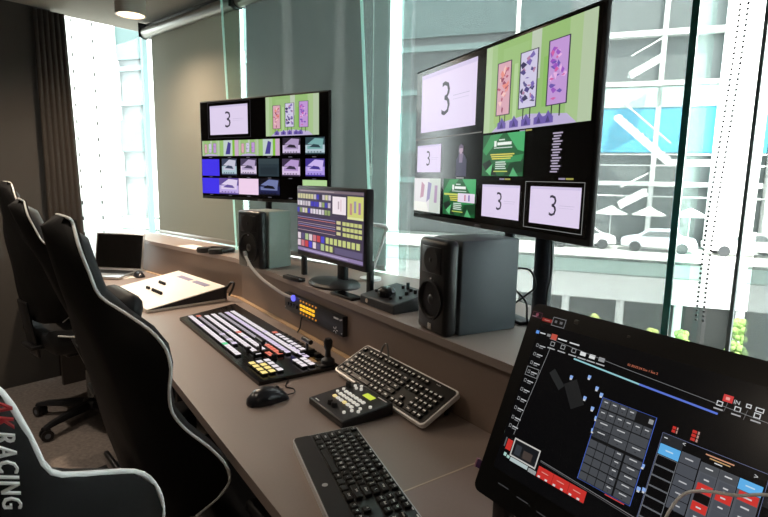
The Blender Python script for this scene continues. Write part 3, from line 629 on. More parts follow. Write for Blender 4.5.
# ================================================================== KEYBOARDS
def keyboard(t, L, Dp, palm, keym, rows, zt, pitch, key_h=.006, cap=.82, m_leg=legend, x0=.012, rows_y=None, tsize=.0062):
    """rows: list of lists of (legend, width in key units); placed from the back row down"""
    for ri, row in enumerate(rows):
        y = rows_y[ri]
        x = x0
        for lab, w in row:
            if lab is not None:
                kw = w * pitch - pitch * (1 - cap)
                m = MB(); m.box((0, 0, key_h / 2), (kw, pitch * cap * .92, key_h), 0, .0018, 2)
                if lab: m.text(lab, tsize, TM(-kw * .10 if len(lab) < 3 else 0, pitch * .12, key_h + .0002), 1, depth=.0001)
                o = m.build('key', [keym, m_leg], t); o.location = (x + w * pitch / 2, y, zt(y)); o.rotation_euler = (KT, 0, 0)
            x += w * pitch
ROWS = [
    [('Esc', 1), (None, .9)] + [('F%d' % i, 1) for i in (1, 2, 3, 4)] + [(None, .5)] + [('F%d' % i, 1) for i in (5, 6, 7, 8)] + [(None, .5)] + [('F%d' % i, 1) for i in (9, 10, 11, 12)] + [(None, .4), ('Prt', 1), ('Scr', 1), ('Brk', 1)],
    [(c_, 1) for c_ in '`1234567890-='] + [('Bksp', 1.9), (None, .4), ('Ins', 1), ('Hm', 1), ('Up', 1), (None, .4), ('Num', 1), ('/', 1), ('*', 1), ('-', 1)],
    [('Tab', 1.5)] + [(c_, 1) for c_ in 'QWERTYUIOP[]'] + [('\\', 1.4), (None, .4), ('Del', 1), ('End', 1), ('Dn', 1), (None, .4), ('7', 1), ('8', 1), ('9', 1), ('+', 1)],
    [('Caps', 1.8)] + [(c_, 1) for c_ in "ASDFGHJKL;'"] + [('Enter', 2.1), (None, 3.8), ('4', 1), ('5', 1), ('6', 1), ('', 1)],
    [('Shift', 2.3)] + [(c_, 1) for c_ in 'ZXCVBNM,./'] + [('Shift', 2.6), (None, 1.4), ('^', 1), (None, 1.4), ('1', 1), ('2', 1), ('3', 1), ('Ent', 1)],
    [('Ctrl', 1.5), ('', 1.2), ('Alt', 1.2), ('', 5.6), ('Alt', 1.2), ('', 1.2), ('', 1.2), ('Ctrl', 1.8), (None, .4), ('<', 1), ('v', 1), ('>', 1), (None, .4), ('0', 2), ('.', 1), ('', 1)],
]
UNITS = 23.0
# far keyboard, silver edge, propped up against the riser
t = thing('keyboard', 'black keyboard with silver edge propped up against the riser', 'keyboard', (-.152, 1.637, DESK_Z + .0006), R(-56.4))
tilt = R(26); L, Dp = .462, .140
KR = bpy.data.objects.new('tilt', None)
bpy.data.objects.remove(KR)
RT = Matrix.Translation((0, 0, .012)) @ Matrix.Rotation(tilt, 4, 'X')
def tilted(name, m, mats, parent, **k):
    for i, v in enumerate(m.v): m.v[i] = RT @ v
    return m.build(name, mats, parent, **k)
def rounded(x0, y0, x1, y1, r, k=5):
    P = []
    for cx, cy, a in ((x1 - r, y0 + r, -90), (x1 - r, y1 - r, 0), (x0 + r, y1 - r, 90), (x0 + r, y0 + r, 180)):
        P += [(cx + r * math.cos(R(a + 90 * i / k)), cy + r * math.sin(R(a + 90 * i / k))) for i in range(k + 1)]
    return P
m = MB(); m.prism(rounded(0, 0, L, Dp, .014), -.006, .007); tilted('silver_rim', m, mat('silver_plastic', (238, 238, 236), .3, metal=.15), t)
m = MB(); m.prism(rounded(.005, .005, L - .005, Dp - .005, .012), .0, .0085); tilted('key_deck', m, mat('deck_black', (16, 16, 17), .3), t)
KT = tilt
pitch = (L - .03) / UNITS
def zt1(y): return 0
ry = [.118, .094, .075, .056, .037, .018]
for ri, row in enumerate(ROWS):
    x = .015
    for lab, w in row:
        if lab is not None:
            kw = w * pitch - .0035
            m = MB(); m.box((0, 0, .003), (kw, .0145, .006), 0, .0015, 1); m.box((0, .001, .00605), (min(.010, kw * .7), .0042, .0003), 1)
            o = m.build('key', [mat('key_black', (14, 14, 15), .35), legend], t)
            p = RT @ Vector((x + w * pitch / 2, ry[ri], .0082)); o.location = p; o.rotation_euler = (tilt, 0, 0)
        x += w * pitch
m = MB(); m.text('invent', .007, TM(L - .075, Dp - .013, .0087), 0, depth=.0001); tilted('printed_word', m, legend, t)
m = MB(); m.cyl((.022, Dp - .016, .008), (.022, Dp - .016, .0093), .007, seg=18); tilted('maker_emblem', m, mat('emblem_silver', (180, 182, 184), .3, metal=.6), t)
for x in (.05, L - .05):
    m = MB(); m.cyl((x, .118, .0), (x, .120, .062), .006, seg=8); m.build('flip_foot', black_pl, t)
m = MB(); m.tube([(.10, .105, .066), (.11, .112, .105), (.135, .110, .118), (.155, .105, .070)], .003); m.build('cable', mat('cable_grey', (120, 118, 116), .4), t)

# near keyboard with a wide palm rest
ox = hd(-68.5)
t = thing('keyboard', 'black keyboard with broad palm strip lying flat near desk edge', 'keyboard', (-.208, 1.175, DESK_Z + .0006), R(-68.5))
# its left end is the far end; the typing side faces the chairs
L, Dp = .450, .158
def slope(z): return z
RT = Matrix.Translation((0, 0, .009)) @ Matrix.Rotation(R(3), 4, 'X')
m = MB(); m.prism(rounded(0, 0, L, Dp, .012), -.009, .008); tilted('rim', m, mat('rim_grey', (190, 190, 192), .3, metal=.3), t)
m = MB(); m.prism(rounded(.003, .003, L - .003, Dp - .003, .010), .0, .0092); tilted('key_deck', m, mat('deck_black2', (12, 12, 12), .32), t)
m = MB(); m.prism(rounded(.004, .004, L - .004, .042, .008), .0085, .0105); tilted('palm_strip', m, mat('palm_black', (24, 23, 23), .45, spec=.3), t)
pitch = (L - .026) / UNITS
ry = [.145, .1255, .1075, .0895, .0715, .0535]
for ri, row in enumerate(ROWS):
    x = .013
    for lab, w in row:
        if lab is not None:
            kw = w * pitch - .0035
            m = MB(); m.box((0, 0, .003), (kw, .0145, .006), 0, .0016, 1)
            if lab: m.text(lab, .0092 if len(lab) < 2 else .0060, TM(0, .001, .0062), 1, depth=.0001)
            o = m.build('key', [mat('key_black_b', (13, 13, 13), .45, spec=.3), mat('legend_dim', (236, 236, 236), .6)], t)
            o.location = RT @ Vector((x + w * pitch / 2, ry[ri], .009)); o.rotation_euler = (R(3), 0, 0)
        x += w * pitch
m = MB(); m.cyl((.215, .022, .0100), (.215, .022, .0112), .006, seg=18); tilted('maker_emblem', m, mat('emblem_pale', (180, 180, 182), .4), t)
m = MB()
for i in range(14): m.box((.05 + i * .025, Dp - .006, .0094), (.010, .003, .0004))
tilted('media_marks', m, mat('legend_dim', (236, 236, 236), .6), t)

# shortcut keypad box
t = thing('control_keypad', 'square black control box with white round keys and green display', 'control box', D(-1.272, .643, DESK_Z + .0005), DR)
m = MB(); wedge(m, .0925, 0, .158, .020, .034)
for i, v in enumerate(m.v): m.v[i] = v + Vector((.0925, 0, 0))
b = m.build('body', mat('box_black', (26, 26, 28), .4), t); bv = b.modifiers.new('bevel', 'BEVEL'); bv.width = .004; bv.segments = 2
KT = math.atan2(.014, .158)
def zk(y): return .020 + .014 * y / .158
dsp = glow((206, 222, 70), .95)
m = MB(); m.box((.112, .128, zk(.128) + .0006), (.040, .018, .0016), 0, T=Matrix.Rotation(KT, 4, 'X')); m.build('display', dsp, t)
kb_w = mat('key_white_lit', (210, 208, 204), .4, emit=.45, ecol=(240, 236, 226)); kb_y = mat('key_warm_lit', (220, 206, 160), .4, emit=.6, ecol=(255, 226, 150))
for r in range(3):
    for c_ in range(6):
        m = MB(); m.box((0, 0, .0025), (.0125, .0105, .005), 0, .002); o = m.build('key', kb_w if (r or c_ % 3) else kb_y, t)
        x, y = .046 + c_ * .0175, .058 + r * .0185; o.location = (x, y, zk(y)); o.rotation_euler = (KT, 0, 0)
for x, y in ((.026, .078), (.026, .098), (.046, .128), (.062, .134), (.03, .134), (.046, .145), (.158, .070), (.168, .058), (.152, .048), (.168, .095), (.146, .028)):
    m = MB(); m.cyl((0, 0, 0), (0, 0, .005), .0045, seg=14); o = m.build('round_key', kb_w, t); o.location = (x, y, zk(y))
for x, y in ((.016, .12), (.074, .028), (.096, .028)):
    m = MB(); m.cyl((x, y, zk(y) - .002), (x, y, zk(y) + .012), .009, seg=18, r2=.0075); m.build('rotary_knob', black_pl, t)
m = MB(); m.box((.15, .146, zk(.146) + .0003), (.04, .004, .0006)); m.box((.03, .012, zk(.012) + .0003), (.02, .003, .0006)); m.build('printed_marks', legend, t)

# mouse
def mouse(label, loc, rz, k=1.0):
    t = thing('computer_mouse', label, 'mouse', loc, rz)
    m = MB(); rings = []
    for x, w, h in ((-.052, .006, .008), (-.048, .018, .018), (-.03, .028, .033), (-.005, .031, .038), (.02, .029, .033), (.04, .027, .022), (.05, .022, .012), (.053, .010, .006)):
        rings.append([(x * k, w * k * math.cos(PI * i / 12 * 1.0), .002 + h * k * math.sin(PI * i / 12)) for i in range(13)] + [(x * k, 0, .001)])
    m.loft(rings); m.build('body', mat('mouse_shell', (34, 36, 42), .28), t)
    m = MB(); m.cyl((.026 * k, -.004, .029 * k), (.026 * k, .004, .029 * k), .008, seg=16); m.build('scroll_wheel', mat('wheel_grey', (80, 80, 84), .5), t)
    m = MB(); m.box((.034 * k, 0, .0265 * k), (.034, .0014, .0012), T=Matrix.Rotation(R(24), 4, 'Y')); m.build('button_split', mat('split_pale', (120, 122, 126), .4), t)
    return t
t = mouse('black mouse alone on the open desk before the switcher', (-.322, 1.424, DESK_Z), R(38), 1.12)
m = MB(); m.tube([(.052, 0, .006), (.085, .0, .004), (.10, .03, .003), (.09, .06, .003), (.12, .10, .003)], .0018, seg=6); m.build('cable', black_pl, t)
mouse('small dark mouse lying behind the white sloping console', (-1.495, 3.205, DESK_Z), R(-50), .95)
t = thing('memory_stick', 'short dark memory stick lying near laptop and white console', 'memory stick', (-1.66, 3.285, DESK_Z), R(-10))
m = MB(); m.box((0, 0, .006), (.075, .022, .012), 0, .004); m.build('body', black_pl, t)
m = MB(); m.box((.046, 0, .006), (.02, .014, .006), 0, .001); m.build('plug', alu, t)

# ================================================================== WHITE SLOPING CONSOLE
t = thing('mixing_console', 'white sloping console with black sides and short knobs', 'mixing console', (-1.066, 2.346, DESK_Z + .0006), R(-46))
w, d = .56, .385
wm = mat('console_white', (236, 230, 222), .4)
m = MB(); m.box((-w / 2, d / 2, .006), (w, d, .012), 0, .003); m.build('base_plate', wm, t)
m = MB(); 
def wed(mb, x0, x1, y0, y1, za, zb_, zbot, mm=0):
    mb.add([(x0, y0, zbot), (x1, y0, zbot), (x1, y1, zbot), (x0, y1, zbot), (x0, y0, za), (x1, y0, za), (x1, y1, zb_), (x0, y1, zb_)], [(3, 2, 1, 0), (4, 5, 6, 7), (0, 1, 5, 4), (1, 2, 6, 5), (2, 3, 7, 6), (3, 0, 4, 7)], mm)
wed(m, -w + .004, -.004, .012, d - .004, .014, .070, .012); m.build('body', mat('console_side', (30, 34, 42), .4), t)
m = MB(); wed(m, -w, 0, .0, d, .0135 + .003, .076, .0125 - .0); 
for i, v in enumerate(m.v):
    if v.z < .0126: m.v[i] = Vector((v.x, v.y, .0128 + (.0585) * max(0, v.y) / d))
m.build('top_plate', wm, t)
def zc_(y): return .0165 + .0595 * y / d
sl = math.atan2(.0595, d)
kn = mat('fader_black', (22, 22, 24), .4)
for x0, y0, k in ((-.40, .215, 4), (-.36, .135, 2), (-.285, .135, 6)):
    for i in range(k):
        x, y = x0 + i * .021, y0
        m = MB(); m.cyl((x, y, zc_(y)), (x, y, zc_(y) + .014), .0075, seg=12, r2=.006); m.build('knob', kn, t)
for x0 in (-.36, -.17):
    m = MB(); m.box((x0, .335, zc_(.335) + .0008), (.15, .028, .002), 0, T=Matrix.Rotation(sl, 4, 'X')); m.build('label_strip', mat('strip_lilac', (150, 146, 176), .3), t)
m = MB(); m.box((-w / 2, d + .004, .04), (w - .01, .01, .066), 0, .002); m.build('rear_panel', mat('console_side', (30, 34, 42), .4), t)
m = MB(); m.tube([(-.02, d + .006, .045), (-.005, d + .03, .085), (.02, d + .035, .09), (.03, d + .02, .06), (.012, d + .012, .03)], .006); m.build('rear_cable', black_pl, t)

# laptop and papers
t = thing('laptop', 'open laptop with dark screen beside the end window', 'laptop', (-1.690, 3.340, DESK_Z + .0025), R(-8))
m = MB(); m.box((0, -.12, .009), (.33, .235, .016), 0, .005); m.build('base', alu, t)
m = MB(); m.box((0, -.085, .0172), (.28, .10, .001)); m.build('key_bed', black_pl, t)
m = MB(); m.box((0, -.19, .0172), (.10, .06, .0008)); m.build('trackpad', mat('pad_grey', (180, 180, 182), .35, metal=.5), t)
LT = Matrix.Translation((0, 0, .016)) @ Matrix.Rotation(R(-12), 4, 'X')
m = MB(); m.box((0, .003, .115), (.33, .007, .23), 0, .003)
for i, v in enumerate(m.v): m.v[i] = LT @ v
m.build('lid', alu, t)
m = MB(); rect(m, -.156, .010, .156, .222, 0, -.0012)
for i, v in enumerate(m.v): m.v[i] = LT @ v
m.build('screen', mat('laptop_screen', (10, 9, 9), .25), t, smooth=0)
for i, (x, y, rz, lb) in enumerate(((-1.63, 3.31, -25, 'white paper sheet lying partly under laptop'), (-1.60, 3.21, -40, 'white paper strip lying between laptop and white console'))):
    t = thing('paper_sheet', lb, 'paper', (x, y, DESK_Z), R(rz))
    m = MB(); m.box((0, 0, .001), (.20, .11 - .04 * i, .002)); m.build('sheet', mat('paper', (232, 230, 226), .8), t)
    m = MB(); m.box((-.02, .01, .0021), (.12, .004, .0003)); m.build('printed_line', mat('ink_grey', (150, 150, 152), .8), t)

# ================================================================== TOUCH SCREEN
# local frame: x along the desk from the far bottom corner, y towards the windows
ORG = D(-.6651, .6817, 0)
t = thing('touch_screen', 'large tilted black touch screen with keypad and red tiles', 'touch screen', (ORG.x, ORG.y, DESK_Z + .0008), DR)
ti = R(23.19); TW, TH = .56, .372
TT = Matrix.Translation((0, 0, .05)) @ Matrix.Rotation(-ti, 4, 'X') @ Matrix.Rotation(PI / 2, 4, 'X')    # (u, v, towards viewer)
def tbuild(name, mb, mats, smooth=40, parent=None):
    for i, v in enumerate(mb.v): mb.v[i] = TT @ v
    return mb.build(name, mats, parent or t, smooth=smooth)
m = MB(); m.prism(rounded(0, 0, TW, TH, .014), -.034, 0); tbuild('cabinet', m, mat('touch_black', (12, 12, 13), .3))
m = MB(); m.prism(rounded(.028, .055, TW - .02, .337, .004), 0, .0006); scr = tbuild('screen', m, mat('touch_screen_black', (7, 7, 8), .22, emit=.012, ecol=(120, 120, 130)))
class UI:
    def __init__(s): s.mb, s.ms, s.k = MB(), [], 0
    def mi(s, col, e):
        g = glow(col, e)
        if g not in s.ms: s.ms.append(g)
        return s.ms.index(g)
    def r(s, u0, v0, u1, v1, col, e=.9):
        s.k += 1; z = .0008 + .00002 * (s.k % 40)
        s.mb.add([(u0, v0, z), (u1, v0, z), (u1, v1, z), (u0, v1, z)], [(0, 1, 2, 3)], s.mi(col, e)); return s
    def frame(s, u0, v0, u1, v1, w, col, e=.9):
        return s.r(u0, v0, u1, v0 + w, col, e).r(u0, v1 - w, u1, v1, col, e).r(u0, v0, u0 + w, v1, col, e).r(u1 - w, v0, u1, v1, col, e)
    def line(s, a, b, w, col, e=.9):
        a, b = Vector(a), Vector(b); n_ = (b - a).orthogonal().normalized() * w / 2 if (b - a).length else Vector((0, w)); s.k += 1; z = .0008 + .00002 * (s.k % 40)
        s.mb.add([(*(a - n_), z), (*(b - n_), z), (*(b + n_), z), (*(a + n_), z)], [(0, 1, 2, 3)], s.mi(col, e)); return s
    def txt(s, w, u, v, size, col, e=.9):
        s.mb.text(w, size, TM(u, v, .0018), s.mi(col, e), depth=.00002); return s
    def done(s, name): return tbuild(name, s.mb, s.ms, 0)
G1, G2, WH, BL_, RD = (74, 77, 82), (50, 52, 56), (214, 216, 218), (96, 178, 236), (206, 52, 46)
# printed logos on the bezel, given a glow of their own
u = UI(); u.frame(.004, .3445, .026, .3555, .0008, (150, 90, 110), .35).r(.012, .347, .018, .353, (170, 90, 110), .5).r(.005, .3455, .015, .3468, (190, 170, 180), .5); u.done('bezel_emblem')
u = UI(); u.r(.0288, .3415, .0512, .3480, (150, 44, 40), .7).r(.034, .344, .046, .3455, (210, 150, 140), .6); u.done('bezel_emblem')
u = UI(); u.frame(.0515, .338, .0795, .3545, .0009, (170, 172, 176), .6).r(.057, .344, .062, .349, (130, 130, 134), .5).r(.068, .344, .074, .349, (130, 130, 134), .5); u.done('bezel_emblem')
# top bar
u = UI(); u.r(.0245, .3155, .0315, .3215, (96, 150, 226)).r(.034, .3178, .046, .3198, WH).r(.050, .316, .058, .321, (130, 130, 130)).r(.0595, .3125, .072, .3235, (190, 80, 66)).r(.075, .3165, .094, .3188, WH).r(.100, .3160, .120, .3182, WH)
for k_, uu in enumerate((.0675, .090, .113, .132, .150, .168)):
    if k_ < 3: u.frame(uu - .0045, .3015, uu + .0045, .3095, .0012, (150, 152, 154))
    else: u.r(uu - .0055, .3015, uu + .0055, .3085, (224, 226, 226) if k_ < 5 else (150, 152, 154))
    u.r(uu - .008, .2955, uu + .008, .2975, (170, 172, 174))
u.line((.058, .3135), (.2, .3035), .0008, (120, 122, 124)).line((.2, .3035), (.52, .2865), .0008, (120, 122, 124))
u.line((.118, .2920), (.240, .2862), .0026, (150, 206, 214), .9).line((.240, .2862), (.356, .2822), .0030, (92, 118, 214), .9).done('menu_bar')
u = UI(); u.txt('01:30:23.24 Scn 1 Scn 2', .238, .3105, .0052, (224, 130, 100), .8).done('title_text')
u = UI(); u.r(.3565, .3020, .3690, .3120, (206, 60, 60)).r(.360, .305, .365, .309, (240, 170, 160)).txt('IN', .3745, .3055, .008, WH, .8).frame(.3855, .3030, .3920, .3085, .0012, WH).frame(.3970, .3020, .4070, .3080, .0012, WH)
for uu in (.3546, .3773, .401): u.frame(uu - .004, .2935, uu + .004, .3005, .0012, WH).r(uu - .006, .2880, uu + .006, .2900, (170, 170, 172))
u.line((.364, .302), (.362, .288), .0006, (110, 110, 112)).line((.389, .300), (.387, .286), .0006, (110, 110, 112)); u.done('status_icons')
# side bar
u = UI(); u.line((.0655, .2985), (.0490, .1250), .0007, (150, 152, 154))
for k_, (uu, vv) in enumerate(((.040, .295), (.040, .278), (.040, .261), (.0405, .2435), (.0390, .226), (.0380, .208), (.0375, .190), (.0375, .172), (.0385, .154), (.039, .138))):
    u.frame(uu - .0055, vv - .0035, uu - .0005, vv + .0025, .0008, (170, 172, 174), .7).r(uu + .002, vv - .001, uu + .0150, vv + .0010, (180, 182, 184)).r(uu + .002, vv - .0045, uu + .011, vv - .0028, (130, 132, 134))
u.frame(.031, .2350, .0585, .2520, .0008, (150, 152, 154)); u.done('side_menu')
# stage plan
u = UI(); u.line((.084, .2590), (.1125, .2360), .0135, (34, 36, 37), .9); u.done('stage_block')
u = UI(); u.line((.125, .2520), (.152, .2160), .026, (30, 31, 32), .9); u.done('stage_block')
for (uu, vv) in ((.1242, .2578), (.1563, .2684), (.1753, .2549), (.160, .2325), (.1784, .221), (.1896, .2088), (.1904, .1884), (.2809, .1703), (.2849, .1368), (.2925, .1390), (.186, .2475)):
    u = UI(); u.r(uu - .0028, vv, uu + .0028, vv + .0052, (140, 176, 236)).r(uu - .002, vv - .0025, uu + .002, vv + .0, WH); u.done('fixture_icon')
u = UI()
for vv in (.2355, .2405): u.r(.3050, vv, .3100, vv + .0040, RD, .8).r(.3112, vv, .3130, vv + .004, (190, 150, 140), .8)
for vv in (.2345, .2400, .2455): u.r(.3318, vv, .3378, vv + .0042, RD, .8).r(.3390, vv, .3415, vv + .0042, (190, 150, 140), .8)
u.done('red_fixtures')
# keypad window
u = UI(); k0, k1, kv0, kv1 = .1905, .2795, .1105, .2465
u.r(k0 - .001, kv0 - .0005, k1 + .001, kv1 + .0005, (78, 110, 210), .8).r(k0, kv0, k1, kv1, (16, 17, 19))
W6 = (k1 - k0) / 6
def key(u0, v0, u1, v1, lab=True):
    u.r(u0 + .0006, v0 + .0006, u1 - .0006, v1 - .0006, G1, .85)
    if lab: u.r((u0 + u1) / 2 - (u1 - u0) * .22, (v0 + v1) / 2 + .002, (u0 + u1) / 2 + (u1 - u0) * .22, (v0 + v1) / 2 + .0036, (196, 198, 200)).r((u0 + u1) / 2 - .0008, (v0 + v1) / 2 - .0035, (u0 + u1) / 2 + .0008, (v0 + v1) / 2 - .002, (24, 24, 26))
for c_ in range(4): key(k0 + c_ * W6, kv1 - .0165, k0 + (c_ + 1) * W6, kv1)
for c_ in range(6): key(k0 + c_ * W6, kv1 - .034, k0 + (c_ + 1) * W6, kv1 - .0175)
for r in range(2):
    for c_ in range(3): key(k0 + c_ * 2 * W6, kv1 - .050 - r * .0155, k0 + (c_ + 1) * 2 * W6, kv1 - .0345 - r * .0155)
for r in range(5):
    for c_ in range(4): key(k0 + c_ * W6 * 1.0, kv0 + .0005 + r * .0134, k0 + (c_ + 1) * W6, kv0 + .0134 + r * .0134, c_ == 3)
for r in range(4):
    for c_ in range(3):
        u.r(k0 + (c_ + .42) * W6, kv0 + .006 + r * .0134, k0 + (c_ + .58) * W6, kv0 + .0092 + r * .0134, (170, 172, 174))
for r in range(5): key(k0 + 4 * W6 + .002, kv0 + .0005 + r * .0134, k1, kv0 + .0134 + r * .0134)
u.r(k1 - .009, kv1 - .012, k1 - .002, kv1 - .005, (150, 152, 154)).r(.240, .1075, .272, .1092, (206, 70, 70), .8); u.done('keypad_window')
# cue window
u = UI(); u.frame(.2940, .085, .4320, .2305, .0006, (120, 130, 170), .7)
u.r(.2945, .2150, .3255, .2300, (38, 40, 44)).r(.298, .2235, .303, .2250, WH).r(.2955, .1990, .3250, .2145, BL_).r(.305, .206, .316, .2078, (190, 222, 244))
for k_ in range(7): u.frame(.2955, .1830 - k_ * .0155, .3250, .1980 - k_ * .0155, .0007, (130, 134, 140), .8)
for k_ in range(5): u.r(.3262, .2000 - k_ * .0165, .3520, .2155 - k_ * .0165, (80, 84, 92), .8).r(.333, .2070 - k_ * .0165, .344, .2088 - k_ * .0165, (190, 192, 196))
u.txt('<', .3265, .2255, .009, WH).txt('>', .4185, .2215, .009, WH)
u.r(.356, .2235, .392, .2252, (206, 150, 120)).r(.362, .2200, .388, .2215, (200, 160, 110)).r(.369, .2165, .379, .2180, WH)
for c_, (a, b) in enumerate(((.3535, .3772), (.3780, .4012), (.4020, .4290))):
    u.r(a, .0600, b, .2125, (92, 96, 104), .75)
    if c_ == 2: u.r(a, .1985, b, .2125, BL_).r(a + .008, .205, b - .008, .2068, (190, 222, 244))
    else: u.r(a + .0006, .1995, b - .0006, .2120, G1).r(a + .007, .2055, b - .007, .2072, WH)
    for k_ in range(9):
        y1 = .1975 - k_ * .0128
        red = (c_ == 0 and k_ in (1, 3)) or (c_ == 1 and k_ in (1, 4, 5)) or (c_ == 2 and k_ in (0, 4))
        if c_ == 0 and k_ == 2: u.r(a + .003, y1 - .0122, b - .001, y1, (8, 8, 9)); continue
        u.r(a + .003, y1 - .0122, b - .001, y1, RD if red else (76, 80, 88), .9).r(a + .009, y1 - .0075, b - .008, y1 - .0055, (206, 206, 208))
u.r(.4330, .19, .52, .205, (30, 31, 34)).r(.438, .1965, .448, .1985, WH); u.done('cue_window')
# lower left thumbnail and red keys
u = UI(); u.r(.0545, .088, .1125, .1215, (206, 204, 200), .8).r(.0568, .0905, .1102, .1190, (22, 24, 28)).r(.062, .094, .075, .112, (50, 54, 60)).r(.080, .094, .100, .108, (70, 60, 56)).r(.0410, .095, .0530, .114, RD, .85).r(.036, .098, .039, .115, (90, 92, 96)); u.done('thumbnail')
u = UI()
for k_ in range(3): u.r(.1180 + k_ * .0315, .0790, .1490 + k_ * .0315, .0975, RD, .85).r(.126 + k_ * .0315, .0895, .140 + k_ * .0315, .0910, (226, 150, 140)).r(.121 + k_ * .0315, .0795, .126 + k_ * .0315, .0825, WH).r(.136 + k_ * .0315, .0795, .141 + k_ * .0315, .0825, WH)
u.r(.058, .0800, .098, .0868, (190, 206, 206), .8).r(.100, .0790, .1165, .0858, (170, 176, 176), .7).r(.042, .083, .048, .089, (170, 210, 200)).r(.050, .082, .056, .087, (170, 210, 200))
u.line((.118, .1065), (.30, .0985), .0010, (150, 150, 152), .6).line((.118, .1045), (.30, .0955), .0008, (110, 110, 112), .6); u.done('playback_bar')
u = UI(); u.r(.05, .033, .075, .0345, (90, 90, 92), .5).r(.095, .030, .120, .0315, (90, 90, 92), .5).r(.14, .027, .165, .0285, (90, 90, 92), .5); u.done('bezel_print')  # bezel print glows too, with no lamp behind it
m = MB(); m.box((.10, .356, .0), (.010, .008, .003), 0, .002); m.box((.20, .355, .0), (.006, .004, .002), 0, .001); tbuild('sensor', m, mat('sensor_grey', (70, 64, 60), .3))
m = MB(); m.box((.28, .13, .012), (.20, .16, .024), 0, .006); m.build('stand_base', black_sat, t)
m = MB(); m.box((.28, .155, .12), (.10, .03, .22), 0, .008); m.build('stand_arm', black_sat, t)
for x in (.06, .50):
    m = MB(); m.box((x, .02, .026), (.03, .03, .052), 0, .004); m.build('front_foot', black_sat, t)
m = MB(); m.box((-.009, .042, -.012), (.018, .016, .008), 0, .002); o = tbuild('memory_stick', m, mat('stick_purple', (70, 36, 84), .4))
m = MB(); m.box((-.0188, .042, -.012), (.003, .018, .010), 0, .001); tbuild('stick_cap', m, mat('stick_pink', (200, 150, 170), .4))
t2 = thing('reflected_streak', 'thin grey cable curving across the lower touch screen', 'cable', (ORG.x, ORG.y, DESK_Z), DR)
m = MB(); pts = [TT @ Vector(p) for p in ((.342, -.046, .012), (.338, .02, .012), (.334, .10, .012), (.339, .140, .013), (.352, .166, .016), (.375, .180, .018), (.410, .192, .016), (.440, .208, .014), (.50, .225, .012), (.575, .21, .012), (.59, .12, -.01), (.60, -.04, -.01))]
m.tube(pts, .0021, seg=8); m.build('streak_tube', mat('streak_white', (255, 255, 255), .8), t2)  # tube shaped to stand in for a pale reflection on the screen

